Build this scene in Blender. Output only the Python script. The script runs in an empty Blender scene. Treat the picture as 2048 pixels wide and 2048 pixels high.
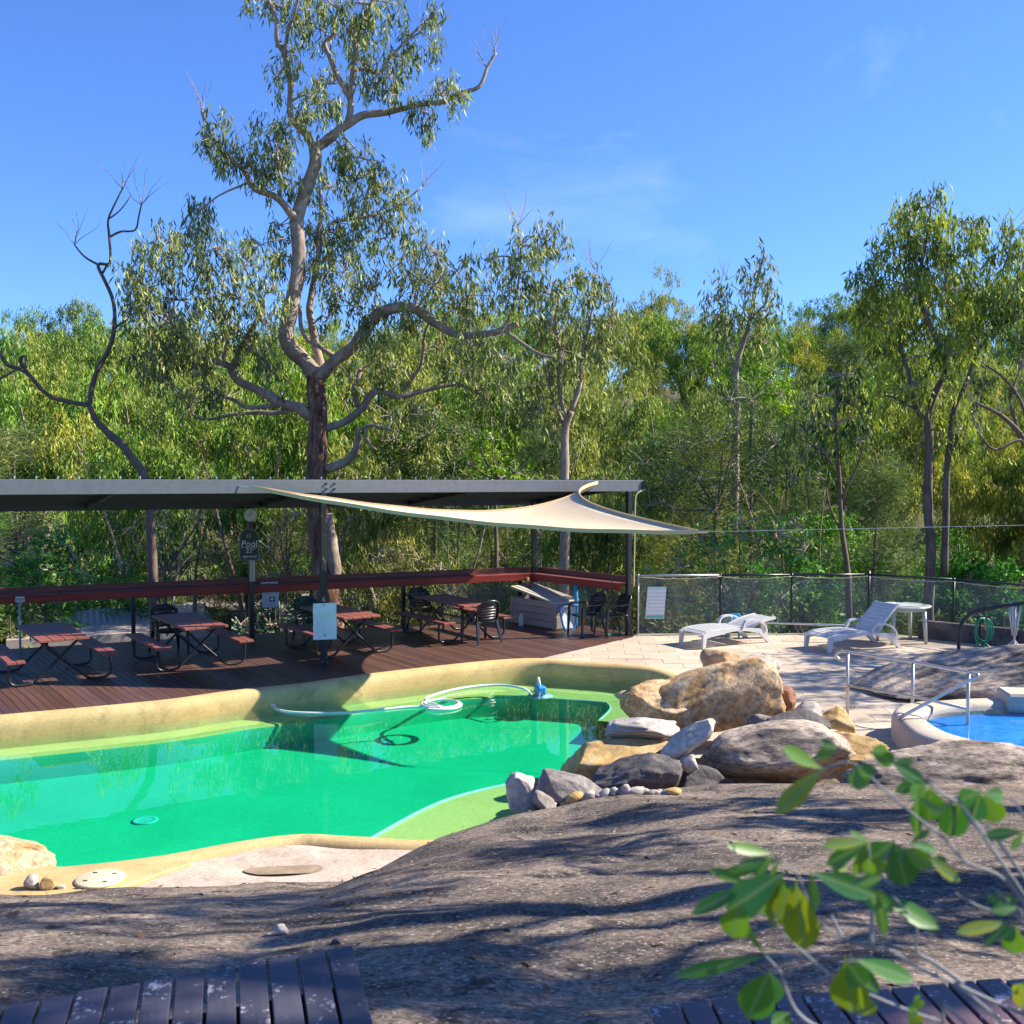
import bpy, bmesh, math, random
import numpy as np
from mathutils import Vector, Matrix, noise as mn
R = math.radians
rnd = random.Random(7)
rng = np.random.default_rng(7)
sc = bpy.context.scene
col = sc.collection
# ------------------------------------------------------------------ camera, sky, sun, exposure
EYE = Vector((0, 0, 3.4)); F = 2050.0; PITCH = math.atan(83 / F)
cam_d = bpy.data.cameras.new('camera'); cam = bpy.data.objects.new('camera', cam_d); col.objects.link(cam)
cam.location = EYE; cam.rotation_euler = (math.pi / 2 - PITCH, 0, 0)
cam_d.sensor_width = 36; cam_d.lens = 36 * F / 2048; cam_d.clip_end = 2000; cam_d.clip_start = 0.05
cam_d.dof.use_dof = True; cam_d.dof.focus_distance = 17; cam_d.dof.aperture_fstop = 5.6
sc.camera = cam
SUN = Vector((1.306, 0.247, 1.0)).normalized()
world = bpy.data.worlds.new('World'); sc.world = world; world.use_nodes = True
wn = world.node_tree; bg = wn.nodes['Background']
sky = wn.nodes.new('ShaderNodeTexSky'); sky.sky_type = 'NISHITA'; sky.sun_disc = False
sky.sun_elevation = math.asin(SUN.z); sky.sun_rotation = math.atan2(SUN.x, SUN.y)
sky.altitude = 300; sky.air_density = 1.0; sky.dust_density = 0.1; sky.ozone_density = 4.0
hs = wn.nodes.new('ShaderNodeHueSaturation'); hs.inputs['Saturation'].default_value = 1.0
tint = wn.nodes.new('ShaderNodeMix'); tint.data_type = 'RGBA'; tint.blend_type = 'MULTIPLY'; tint.inputs[0].default_value = 1.0; tint.inputs[7].default_value = (0.50, 0.71, 1.12, 1)
wn.links.new(sky.outputs[0], hs.inputs['Color']); wn.links.new(hs.outputs[0], tint.inputs[6]); 
wtc = wn.nodes.new('ShaderNodeTexCoord'); wmp = wn.nodes.new('ShaderNodeMapping'); wmp.inputs['Scale'].default_value = (1.0, 1.0, 1.8); wno = wn.nodes.new('ShaderNodeTexNoise')
wno.inputs['Scale'].default_value = 3.4; wno.inputs['Detail'].default_value = 7; wno.inputs['Roughness'].default_value = 0.6; wno.inputs['Distortion'].default_value = 0.5
wn.links.new(wtc.outputs['Generated'], wmp.inputs['Vector']); wn.links.new(wmp.outputs[0], wno.inputs['Vector'])
wrp = wn.nodes.new('ShaderNodeMapRange'); wrp.inputs['From Min'].default_value = 0.60; wrp.inputs['From Max'].default_value = 0.80; wrp.inputs['To Max'].default_value = 0.16
wn.links.new(wno.outputs['Fac'], wrp.inputs['Value'])
wis = wn.nodes.new('ShaderNodeMix'); wis.data_type = 'RGBA'; wis.inputs[7].default_value = (6.0, 6.6, 7.4, 1)      # thin wisps of cloud
wn.links.new(wrp.outputs[0], wis.inputs[0]); wn.links.new(tint.outputs[2], wis.inputs[6]); wn.links.new(wis.outputs[2], bg.inputs['Color'])
bg.inputs['Strength'].default_value = 0.105
sl = bpy.data.lights.new('sun', 'SUN'); sl.energy = 5.0; sl.angle = R(0.5); sl.color = (1.0, 0.93, 0.80)
so = bpy.data.objects.new('sun', sl); col.objects.link(so)
so.rotation_euler = SUN.to_track_quat('Z', 'Y').to_euler(); so.location = (20, 5, 30)
vs = sc.view_settings; vs.view_transform = 'Standard'; vs.look = 'None'; vs.exposure = 1.12; vs.gamma = 1
cy = sc.cycles
cy.max_bounces = 8; cy.diffuse_bounces = 3; cy.glossy_bounces = 3; cy.transmission_bounces = 4
cy.transparent_max_bounces = 16; cy.volume_bounces = 0; cy.use_denoising = True
cy.caustics_reflective = False; cy.caustics_refractive = False; cy.sample_clamp_indirect = 6

# ------------------------------------------------------------------ helpers
_ct, _st = math.cos(PITCH), math.sin(PITCH)
def ray(x, y):
    a = (x - 1024) / F; b = (1024 - y) / F
    return Vector((a, _ct + b * _st, -_st + b * _ct))
def P(x, y, d):                       # a point of the place at distance d in front of the viewer
    r = ray(x, y); return EYE + r * (d / r.y)
def G(x, y, z=0.0):                   # a point on the level z
    r = ray(x, y); return EYE + r * ((z - EYE.z) / r.z)

def tag(o, label=None, cat=None, group=None, kind=None):
    if label: o['label'] = label
    if cat: o['category'] = cat
    if group: o['group'] = group
    if kind: o['kind'] = kind
    return o
def empty(name, loc=(0, 0, 0), rz=0.0, label=None, cat=None, group=None):
    o = bpy.data.objects.new(name, None); col.objects.link(o)
    o.location = loc; o.rotation_euler = (0, 0, rz); o.empty_display_size = 0.1
    return tag(o, label, cat, group)
def link_mesh(name, me, parent=None):
    o = bpy.data.objects.new(name, me); col.objects.link(o)
    if parent is not None: o.parent = parent
    return o
def copy_tree(o, parent=None):
    c = o.copy(); col.objects.link(c); c.parent = parent
    for ch in o.children: copy_tree(ch, c)
    return c

def orth(d):
    d = Vector(d).normalized()
    a = Vector((0, 0, 1)) if abs(d.z) < 0.9 else Vector((1, 0, 0))
    s = d.cross(a).normalized(); return s, s.cross(d).normalized()
def smooth_path(pts, n=4, closed=False):
    pts = [Vector(p) for p in pts]; out = []; m = len(pts)
    rngk = range(m) if closed else range(m - 1)
    for i in rngk:
        if closed: p0, p1, p2, p3 = pts[i - 1], pts[i], pts[(i + 1) % m], pts[(i + 2) % m]
        else: p0, p1, p2, p3 = pts[max(i - 1, 0)], pts[i], pts[i + 1], pts[min(i + 2, m - 1)]
        for k in range(n):
            t = k / n
            out.append(0.5 * ((2 * p1) + (p2 - p0) * t + (2 * p0 - 5 * p1 + 4 * p2 - p3) * t * t + (3 * p1 - p0 - 3 * p2 + p3) * t ** 3))
    if not closed: out.append(pts[-1])
    return out

class MB:
    def __init__(s): s.v = []; s.f = []
    def add(s, vs, fs):
        b = len(s.v); s.v += [tuple(v) for v in vs]; s.f += [tuple(b + i for i in f) for f in fs]; return s
    def box(s, c, size, rot=None):
        hx, hy, hz = size[0] / 2, size[1] / 2, size[2] / 2
        vs = [Vector((x, y, z)) for x in (-hx, hx) for y in (-hy, hy) for z in (-hz, hz)]
        if rot is not None: vs = [rot @ v for v in vs]
        c = Vector(c)
        return s.add([v + c for v in vs], [(0, 1, 3, 2), (4, 6, 7, 5), (0, 4, 5, 1), (2, 3, 7, 6), (0, 2, 6, 4), (1, 5, 7, 3)])
    def bar(s, a, b, w, h, up=(0, 0, 1)):
        a, b = Vector(a), Vector(b); d = (b - a).normalized(); up = Vector(up)
        if abs(d.dot(up)) > 0.95: up = Vector((1, 0, 0))
        sd = d.cross(up).normalized(); u = sd.cross(d)
        vs = [p + sd * x * w / 2 + u * y * h / 2 for p in (a, b) for x, y in ((-1, -1), (1, -1), (1, 1), (-1, 1))]
        return s.add(vs, [(0, 3, 2, 1), (4, 5, 6, 7), (0, 1, 5, 4), (1, 2, 6, 5), (2, 3, 7, 6), (3, 0, 4, 7)])
    def tube(s, pts, r, n=8, cap=True, wob=0.0):
        pts = [Vector(p) for p in pts]; m = len(pts)
        rs = list(r) if hasattr(r, '__len__') else [r] * m
        vs = []; side = None
        for i, p in enumerate(pts):
            d = pts[min(i + 1, m - 1)] - pts[max(i - 1, 0)]
            if d.length < 1e-9: d = Vector((0, 0, 1))
            d.normalize()
            if side is None: side, _ = orth(d)
            else:
                side = side - d * side.dot(d)
                side = side.normalized() if side.length > 1e-6 else orth(d)[0]
            up = d.cross(side)
            for k in range(n):
                a = 2 * math.pi * k / n
                q = rs[i] * (1 + (wob * mn.noise(p * 2.3 + Vector((k * 1.7, 0, 0))) if wob else 0))
                vs.append(p + (side * math.cos(a) + up * math.sin(a)) * q)
        fs = [(i * n + k, i * n + (k + 1) % n, (i + 1) * n + (k + 1) % n, (i + 1) * n + k) for i in range(m - 1) for k in range(n)]
        if cap: fs += [tuple(range(n - 1, -1, -1)), tuple((m - 1) * n + k for k in range(n))]
        return s.add(vs, fs)
    def prism(s, poly, z0, z1):
        poly = [Vector((p[0], p[1], 0)) for p in poly]; n = len(poly)
        area = sum(poly[i].x * poly[(i + 1) % n].y - poly[(i + 1) % n].x * poly[i].y for i in range(n))
        if area < 0: poly.reverse()
        vs = [p + Vector((0, 0, z0)) for p in poly] + [p + Vector((0, 0, z1)) for p in poly]
        fs = [tuple(range(n - 1, -1, -1)), tuple(range(n, 2 * n))] + [(i, (i + 1) % n, n + (i + 1) % n, n + i) for i in range(n)]
        return s.add(vs, fs)
    def lathe(s, prof, n=24, c=(0, 0, 0), sx=1.0, sy=1.0):
        c = Vector(c)
        vs = [c + Vector((r * math.cos(2 * math.pi * k / n) * sx, r * math.sin(2 * math.pi * k / n) * sy, z)) for r, z in prof for k in range(n)]
        m = len(prof)
        fs = [(i * n + k, i * n + (k + 1) % n, (i + 1) * n + (k + 1) % n, (i + 1) * n + k) for i in range(m - 1) for k in range(n)]
        fs += [tuple(range(n - 1, -1, -1)), tuple((m - 1) * n + k for k in range(n))]
        return s.add(vs, fs)
    def xform(s, M): s.v = [tuple(M @ Vector(v)) for v in s.v]; return s
    def build(s, name, mat, parent=None, smooth=False, bevel=0.0):
        me = bpy.data.meshes.new(name); me.from_pydata(s.v, [], s.f); me.materials.append(mat)
        if bevel > 0:
            bm = bmesh.new(); bm.from_mesh(me)
            bmesh.ops.bevel(bm, geom=bm.edges[:], offset=bevel, segments=1, affect='EDGES'); bm.to_mesh(me); bm.free()
        if smooth:
            me.polygons.foreach_set('use_smooth', [True] * len(me.polygons))
        me.update()
        return link_mesh(name, me, parent)
def np_mesh(name, verts, quads, mat, parent=None, smooth=False):
    me = bpy.data.meshes.new(name); n = len(verts); q = len(quads); k = quads.shape[1]
    me.vertices.add(n); me.vertices.foreach_set('co', np.asarray(verts, np.float32).ravel())
    me.loops.add(q * k); me.loops.foreach_set('vertex_index', np.asarray(quads, np.int32).ravel())
    me.polygons.add(q); me.polygons.foreach_set('loop_start', np.arange(0, q * k, k, dtype=np.int32))
    me.polygons.foreach_set('loop_total', np.full(q, k, np.int32))
    if smooth: me.polygons.foreach_set('use_smooth', np.ones(q, bool))
    me.materials.append(mat); me.update(calc_edges=True)
    return link_mesh(name, me, parent)

# ------------------------------------------------------------------ materials
MATS = {}
def newmat(name):
    m = bpy.data.materials.new(name); m.use_nodes = True; MATS[name] = m
    return m, m.node_tree, m.node_tree.nodes['Principled BSDF']
def ramp(nt, src, stops):
    r = nt.nodes.new('ShaderNodeValToRGB'); e = r.color_ramp.elements
    while len(e) < len(stops): e.new(0.5)
    for k, (p, c) in enumerate(stops):
        e[k].position = p; e[k].color = (*c, 1) if len(c) == 3 else c
    nt.links.new(src, r.inputs['Fac']); return r.outputs['Color']
def coords(nt, scale=(1, 1, 1), kind='Object', rot=(0, 0, 0)):
    t = nt.nodes.new('ShaderNodeTexCoord'); mp = nt.nodes.new('ShaderNodeMapping')
    mp.inputs['Scale'].default_value = scale; mp.inputs['Rotation'].default_value = rot
    nt.links.new(t.outputs[kind], mp.inputs['Vector']); return mp.outputs[0]
def noise_n(nt, vec, scale, detail=5, rough=0.6, dist=0.0):
    n = nt.nodes.new('ShaderNodeTexNoise'); n.inputs['Scale'].default_value = scale; n.inputs['Detail'].default_value = detail
    n.inputs['Roughness'].default_value = rough; n.inputs['Distortion'].default_value = dist
    nt.links.new(vec, n.inputs['Vector']); return n.outputs['Fac']
def mixc(nt, fac, a, b, mode='MIX'):
    m = nt.nodes.new('ShaderNodeMix'); m.data_type = 'RGBA'; m.blend_type = mode
    for sock, v in (('Factor', fac), ('A', a), ('B', b)):
        i = [k for k in m.inputs if k.name == sock and (k.type == 'RGBA' if sock != 'Factor' else k.type == 'VALUE')][0]
        if isinstance(v, (int, float)): i.default_value = v
        elif isinstance(v, tuple): i.default_value = (*v, 1)
        else: nt.links.new(v, i)
    return [k for k in m.outputs if k.type == 'RGBA'][0]
def bump_n(nt, bsdf, h, strength, dist=0.02):
    b = nt.nodes.new('ShaderNodeBump'); b.inputs['Strength'].default_value = strength; b.inputs['Distance'].default_value = dist
    nt.links.new(h, b.inputs['Height']); nt.links.new(b.outputs[0], bsdf.inputs['Normal'])
def vary(nt, c, amt=0.25, satur=1.0):           # each object its own tone
    oi = nt.nodes.new('ShaderNodeObjectInfo'); mr = nt.nodes.new('ShaderNodeMapRange')
    mr.inputs['To Min'].default_value = 1 - amt; mr.inputs['To Max'].default_value = 1 + amt
    nt.links.new(oi.outputs['Random'], mr.inputs['Value'])
    h = nt.nodes.new('ShaderNodeHueSaturation'); h.inputs['Saturation'].default_value = satur
    nt.links.new(mr.outputs[0], h.inputs['Value']); nt.links.new(c, h.inputs['Color']); return h.outputs[0]
def rocky(name, stops, scale=3, rough=0.85, bump=0.5, bd=0.03, stretch=(1, 1, 1), fine=None, varyamt=0, specks=None, spec=0.3, second=None, kind='Object', rot=(0, 0, 0)):
    m, nt, b = newmat(name); v = coords(nt, stretch, kind, rot)
    n1 = noise_n(nt, v, scale, 8, 0.62, 0.3); c = ramp(nt, n1, stops)
    hsum = n1
    if second:                                   # (scale, lo, hi, colour)
        n3 = noise_n(nt, v, second[0], 6, 0.65, 0.6); f3 = ramp(nt, n3, [(second[1], (0, 0, 0)), (second[2], (1, 1, 1))])
        c = mixc(nt, f3, c, second[3])
    if fine:                                     # (scale, dark multiplier)
        n2 = noise_n(nt, v, fine[0], 6, 0.75); lo_ = fine[2] if len(fine) > 2 else 0.3; f2 = ramp(nt, n2, [(lo_, (fine[1],) * 3), (1 - lo_, (1.3,) * 3)])
        c = mixc(nt, 1.0, c, f2, 'MULTIPLY')
        mth = nt.nodes.new('ShaderNodeMath'); mth.operation = 'MULTIPLY_ADD'; mth.inputs[1].default_value = 0.35
        nt.links.new(n2, mth.inputs[0]); nt.links.new(n1, mth.inputs[2]); hsum = mth.outputs[0]
    if specks:                                   # (scale, lo, hi, colour)
        n4 = noise_n(nt, v, specks[0], 3, 0.5); f4 = ramp(nt, n4, [(specks[1], (0, 0, 0)), (specks[2], (1, 1, 1))])
        c = mixc(nt, f4, c, specks[3])
    if varyamt: c = vary(nt, c, varyamt)
    nt.links.new(c, b.inputs['Base Color']); b.inputs['Roughness'].default_value = rough
    b.inputs['Specular IOR Level'].default_value = spec
    if bump: bump_n(nt, b, hsum, bump, bd)
    return m
def plain(name, c, rough=0.5, metal=0.0, var=0.12, spec=0.5, bump=0.0, scale=9):
    m, nt, b = newmat(name); n = noise_n(nt, coords(nt), scale, 5, 0.6)
    k = ramp(nt, n, [(0.3, tuple(x * (1 - var) for x in c)), (0.7, tuple(min(1, x * (1 + var)) for x in c))])
    nt.links.new(k, b.inputs['Base Color']); b.inputs['Roughness'].default_value = rough
    b.inputs['Metallic'].default_value = metal; b.inputs['Specular IOR Level'].default_value = spec
    if bump: bump_n(nt, b, n, bump, 0.01)
    return m
def timber(name, stops, rough=0.5, axis=0, grain=30, varyamt=0.2, flake=None, spec=0.4):
    m, nt, b = newmat(name); st = [grain] * 3; st[axis] = grain * 0.06
    v = coords(nt, tuple(st)); n = noise_n(nt, v, 1.0, 6, 0.6, 0.2); c = ramp(nt, n, stops)
    if flake:                                    # (scale, lo, hi, colour): worn paint
        v2 = coords(nt); oi = nt.nodes.new('ShaderNodeObjectInfo'); ad = nt.nodes.new('ShaderNodeVectorMath'); ad.operation = 'ADD'
        cm = nt.nodes.new('ShaderNodeVectorMath'); cm.operation = 'SCALE'; cm.inputs[0].default_value = (37, 19, 11)
        nt.links.new(oi.outputs['Random'], cm.inputs['Scale']); nt.links.new(v2, ad.inputs[0]); nt.links.new(cm.outputs[0], ad.inputs[1])
        n2 = noise_n(nt, ad.outputs[0], flake[0], 7, 0.72, 0.4); n3 = noise_n(nt, ad.outputs[0], flake[0] * 0.16, 2, 0.5)
        mm = nt.nodes.new('ShaderNodeMath'); mm.operation = 'MULTIPLY_ADD'; mm.inputs[1].default_value = 0.55
        nt.links.new(n3, mm.inputs[0]); nt.links.new(n2, mm.inputs[2])
        f = ramp(nt, mm.outputs[0], [(flake[1], (0, 0, 0)), (flake[2], (1, 1, 1))]); c = mixc(nt, f, c, flake[3])
    if varyamt: c = vary(nt, c, varyamt)
    nt.links.new(c, b.inputs['Base Color']); b.inputs['Roughness'].default_value = rough; b.inputs['Specular IOR Level'].default_value = spec
    bump_n(nt, b, n, 0.25, 0.004)
    return m
def leafmat(name, stops, trans=0.35, gloss=0.05, objvar=0.0, hueshift=0.0):
    m, nt, b = newmat(name); nt.nodes.remove(b)
    g = nt.nodes.new('ShaderNodeNewGeometry'); c = ramp(nt, g.outputs['Random Per Island'], stops)
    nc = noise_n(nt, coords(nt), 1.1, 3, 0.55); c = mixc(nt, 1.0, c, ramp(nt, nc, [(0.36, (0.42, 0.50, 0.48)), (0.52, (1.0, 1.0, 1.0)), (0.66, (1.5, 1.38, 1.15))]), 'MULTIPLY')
    if objvar:
        oi = nt.nodes.new('ShaderNodeObjectInfo'); c = mixc(nt, 1.0, c, ramp(nt, oi.outputs['Random'], [(0.0, (0.50, 0.66, 0.66)), (0.2, (1.0, 1.0, 1.0)), (0.4, (1.25, 1.12, 0.8)), (0.6, (0.66, 0.98, 0.6)), (0.8, (0.48, 0.70, 0.52)), (1.0, (1.12, 1.1, 1.3))]), 'MULTIPLY')
    d = nt.nodes.new('ShaderNodeBsdfDiffuse'); t = nt.nodes.new('ShaderNodeBsdfTranslucent'); gl = nt.nodes.new('ShaderNodeBsdfGlossy')
    gl.inputs['Roughness'].default_value = 0.5
    tc = mixc(nt, 1.0, c, (1.3, 1.25, 0.55), 'MULTIPLY')
    nt.links.new(c, d.inputs['Color']); nt.links.new(tc, t.inputs['Color']); gl.inputs['Color'].default_value = (0.8, 0.85, 0.8, 1)
    m1 = nt.nodes.new('ShaderNodeMixShader'); m1.inputs[0].default_value = trans * 0.6
    m2 = nt.nodes.new('ShaderNodeMixShader'); m2.inputs[0].default_value = gloss * 0.45
    nt.links.new(d.outputs[0], m1.inputs[1]); nt.links.new(t.outputs[0], m1.inputs[2])
    nt.links.new(m1.outputs[0], m2.inputs[1]); nt.links.new(gl.outputs[0], m2.inputs[2])
    nt.links.new(m2.outputs[0], nt.nodes['Material Output'].inputs['Surface'])
    return m

m_ground = rocky('bush_floor', [(0.3, (0.09, 0.07, 0.045)), (0.5, (0.13, 0.11, 0.06)), (0.7, (0.09, 0.11, 0.04))], 0.6, 0.95, 0.6, 0.1, fine=(14, 0.6))
m_slab = rocky('dark_sandstone', [(0.30, (0.07, 0.055, 0.045)), (0.45, (0.14, 0.106, 0.083)), (0.60, (0.29, 0.22, 0.165)), (0.75, (0.11, 0.085, 0.066))], 0.9, 0.92, 1.0, 0.02,
               stretch=(0.8, 1.2, 1), fine=(34, 0.35, 0.40), specks=(50, 0.62, 0.66, (0.44, 0.38, 0.31)), second=(3.2, 0.52, 0.62, (0.062, 0.05, 0.043)))
m_ledge = rocky('pale_sandstone', [(0.3, (0.36, 0.27, 0.20)), (0.5, (0.50, 0.39, 0.30)), (0.75, (0.56, 0.46, 0.36))], 2.6, 0.85, 0.5, 0.012, fine=(30, 0.7), second=(5, 0.58, 0.74, (0.34, 0.25, 0.18)))
m_gold = rocky('golden_sandstone', [(0.32, (0.32, 0.15, 0.045)), (0.43, (0.52, 0.31, 0.13)), (0.56, (0.60, 0.44, 0.27)), (0.78, (0.48, 0.27, 0.095))], 2.2, 0.85, 1.0, 0.04, fine=(13, 0.5, 0.38), second=(1.1, 0.56, 0.74, (0.56, 0.43, 0.31)))
m_yellow = rocky('ochre_stone', [(0.3, (0.34, 0.20, 0.09)), (0.5, (0.54, 0.35, 0.13)), (0.65, (0.50, 0.38, 0.22)), (0.8, (0.30, 0.22, 0.14))], 2.4, 0.85, 0.7, 0.03, fine=(16, 0.6))
m_grey = rocky('grey_stone', [(0.3, (0.13, 0.11, 0.10)), (0.5, (0.28, 0.24, 0.21)), (0.72, (0.44, 0.39, 0.34))], 2.6, 0.85, 0.9, 0.03, fine=(18, 0.5))
m_pale = rocky('pale_grey_stone', [(0.3, (0.34, 0.29, 0.24)), (0.55, (0.55, 0.48, 0.40)), (0.8, (0.40, 0.33, 0.27))], 2.4, 0.85, 0.8, 0.03, fine=(16, 0.6))
m_layer = rocky('layered_stone', [(0.3, (0.30, 0.25, 0.21)), (0.5, (0.48, 0.42, 0.36)), (0.75, (0.40, 0.32, 0.26))], 1.2, 0.85, 0.9, 0.03, stretch=(1, 1, 9), fine=(12, 0.6))
m_dark = rocky('blackened_stone', [(0.3, (0.05, 0.047, 0.05)), (0.5, (0.12, 0.105, 0.10)), (0.66, (0.22, 0.18, 0.16)), (0.8, (0.09, 0.08, 0.08))], 1.7, 0.85, 1.0, 0.03, fine=(18, 0.5))
m_slabrock = rocky('stained_sandstone', [(0.34, (0.07, 0.06, 0.055)), (0.43, (0.26, 0.205, 0.16)), (0.54, (0.52, 0.41, 0.31)), (0.75, (0.62, 0.50, 0.39))], 1.3, 0.85, 1.0, 0.04, stretch=(0.7, 1, 2.4), fine=(15, 0.45, 0.38), second=(0.9, 0.56, 0.68, (0.50, 0.33, 0.17)))
m_rust = rocky('rust_stone', [(0.3, (0.20, 0.08, 0.05)), (0.6, (0.34, 0.17, 0.10)), (0.8, (0.25, 0.14, 0.1))], 3, 0.85, 0.8, 0.03, fine=(18, 0.6))
m_orange = rocky('orange_stone', [(0.3, (0.40, 0.20, 0.09)), (0.5, (0.56, 0.35, 0.18)), (0.75, (0.5, 0.36, 0.24))], 3.2, 0.85, 0.9, 0.03, fine=(18, 0.6))
m_coping = rocky('pebble_coping', [(0.3, (0.47, 0.32, 0.13)), (0.6, (0.64, 0.46, 0.21)), (0.8, (0.56, 0.39, 0.16))], 1.2, 0.75, 0.5, 0.006, fine=(70, 0.62), second=(2.6, 0.52, 0.74, (0.36, 0.26, 0.12)))
m_rim = rocky('pale_concrete_rim', [(0.3, (0.42, 0.35, 0.26)), (0.6, (0.55, 0.47, 0.37)), (0.8, (0.48, 0.41, 0.33))], 1.8, 0.85, 0.4, 0.008, fine=(50, 0.8))
m_paver = rocky('sand_paver', [(0.3, (0.40, 0.31, 0.23)), (0.55, (0.54, 0.44, 0.33)), (0.8, (0.48, 0.39, 0.30))], 0.9, 0.85, 0.35, 0.006, fine=(40, 0.7), varyamt=0.10, second=(1.7, 0.55, 0.75, (0.36, 0.29, 0.23)))
m_joint = plain('paver_joint', (0.36, 0.29, 0.23), 0.95)
m_basin = rocky('pool_floor', [(0.3, (0.05, 0.37, 0.20)), (0.6, (0.07, 0.43, 0.24)), (0.8, (0.06, 0.40, 0.22))], 0.8, 0.7, 0.15, 0.01, fine=(40, 0.88))
m_shelf = rocky('pool_shelf', [(0.3, (0.52, 0.38, 0.10)), (0.6, (0.64, 0.47, 0.14)), (0.8, (0.56, 0.42, 0.12))], 1.2, 0.7, 0.15, 0.01, fine=(40, 0.85))
m_drain = plain('drain_cover', (0.22, 0.52, 0.46), 0.5)
m_step = plain('step_nosing', (0.40, 0.58, 0.46), 0.5)
m_deck = timber('stained_decking', [(0.3, (0.075, 0.036, 0.027)), (0.6, (0.125, 0.062, 0.045)), (0.8, (0.16, 0.09, 0.068))], 0.42, 1, 26, 0.22, spec=0.5)
m_under = plain('deck_joist', (0.03, 0.02, 0.018), 0.9)
m_walk = timber('worn_shaded_board', [(0.3, (0.045, 0.042, 0.055)), (0.6, (0.066, 0.060, 0.078)), (0.8, (0.085, 0.072, 0.09))], 0.5, 1, 22, 0.16, flake=(36, 0.90, 0.93, (0.40, 0.37, 0.35)), spec=0.5)  # dark bluish tone puts shade and sky reflection into the board colour
m_walk2 = timber('worn_red_board', [(0.3, (0.085, 0.05, 0.055)), (0.6, (0.13, 0.072, 0.075)), (0.8, (0.16, 0.09, 0.092))], 0.5, 1, 22, 0.16, flake=(36, 0.885, 0.915, (0.46, 0.42, 0.38)), spec=0.5)
m_rail = timber('jarrah_rail', [(0.3, (0.20, 0.022, 0.012)), (0.6, (0.30, 0.035, 0.018)), (0.8, (0.36, 0.055, 0.03))], 0.45, 0, 20, 0.1)
m_railtop = timber('jarrah_rail_top', [(0.3, (0.15, 0.042, 0.03)), (0.6, (0.22, 0.065, 0.05)), (0.8, (0.28, 0.10, 0.08))], 0.5, 0, 20, 0.1)
m_plank = timber('red_brown_plank', [(0.3, (0.20, 0.06, 0.042)), (0.6, (0.27, 0.085, 0.06)), (0.8, (0.31, 0.11, 0.08))], 0.5, 0, 24, 0.12)
m_black = plain('black_steel', (0.018, 0.018, 0.02), 0.35, 0.0, 0.2)
m_blackworn = rocky('worn_black_post', [(0.35, (0.018, 0.018, 0.02)), (0.60, (0.022, 0.022, 0.024)), (0.66, (0.30, 0.29, 0.28)), (0.9, (0.36, 0.35, 0.33))], 5, 0.45, 0.1, 0.003)
m_fascia = plain('grey_steel_beam', (0.14, 0.145, 0.16), 0.42, 0.0, 0.10)
m_roofsheet = plain('charcoal_roof_sheet', (0.035, 0.037, 0.042), 0.4, 0.0, 0.15)
m_screw = plain('roof_screw', (0.55, 0.55, 0.55), 0.35, 0.6)
m_plastic = plain('black_plastic', (0.014, 0.015, 0.018), 0.3, 0, 0.1, 0.6)
m_greenplastic = plain('dark_green_plastic', (0.012, 0.05, 0.035), 0.35)
m_white = plain('white_plastic', (0.60, 0.59, 0.57), 0.4, 0, 0.06)
m_tablegreen = plain('pale_green_plastic', (0.46, 0.50, 0.42), 0.4, 0, 0.06)
m_box = timber('grey_resin_plank', [(0.3, (0.34, 0.285, 0.25)), (0.6, (0.44, 0.375, 0.33)), (0.8, (0.5, 0.43, 0.38))], 0.6, 0, 18, 0.06)
m_lid = plain('beige_resin_lid', (0.56, 0.50, 0.42), 0.5)
m_steel = plain('brushed_steel', (0.55, 0.51, 0.44), 0.4, 0.7, 0.05)
m_galv = plain('galvanised_pipe', (0.46, 0.48, 0.49), 0.45, 0.4, 0.15)
m_sail = plain('cream_sail_cloth', (0.72, 0.56, 0.36), 0.85, 0, 0.03, 0.2, 0.2, 3)
m_sailedge = plain('sail_hem', (0.62, 0.46, 0.26), 0.85, 0, 0.05, 0.2)
m_hose = plain('white_hose', (0.75, 0.75, 0.72), 0.4)
m_greenhose = plain('green_hose', (0.01, 0.22, 0.12), 0.35)
m_blue = plain('blue_plastic', (0.02, 0.25, 0.62), 0.4)
m_cyan = plain('cyan_plastic', (0.04, 0.42, 0.62), 0.4)
m_lilac = plain('lilac_plastic', (0.55, 0.53, 0.68), 0.4)
m_net = plain('pale_blue_net', (0.55, 0.68, 0.75), 0.7)
m_cream = plain('cream_plastic', (0.58, 0.50, 0.30), 0.5)
m_paper = plain('white_card', (0.78, 0.78, 0.78), 0.45, 0, 0.02)
m_ink = plain('grey_ink', (0.30, 0.31, 0.31), 0.6)
m_red = plain('red_ink', (0.55, 0.05, 0.04), 0.5)
m_teal = plain('teal_ink', (0.10, 0.48, 0.34), 0.5)
m_mint = plain('mint_ink', (0.40, 0.74, 0.60), 0.5)
m_cross = plain('dark_green_square', (0.02, 0.06, 0.06), 0.5)
m_chalk = plain('chalk', (0.75, 0.75, 0.72), 0.9)
m_slate = plain('chalkboard', (0.03, 0.035, 0.038), 0.6)
m_frame = plain('sage_frame', (0.15, 0.17, 0.14), 0.6)
m_kit = plain('pale_grey_enamel', (0.55, 0.56, 0.57), 0.4, 0, 0.04)
m_lid2 = plain('cream_lid', (0.68, 0.58, 0.36), 0.6)
m_pool_blue = rocky('blue_pool_floor', [(0.3, (0.0, 0.17, 0.60)), (0.6, (0.0, 0.24, 0.70)), (0.8, (0.0, 0.20, 0.62))], 1.6, 0.5, 0.1, 0.01)
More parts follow.
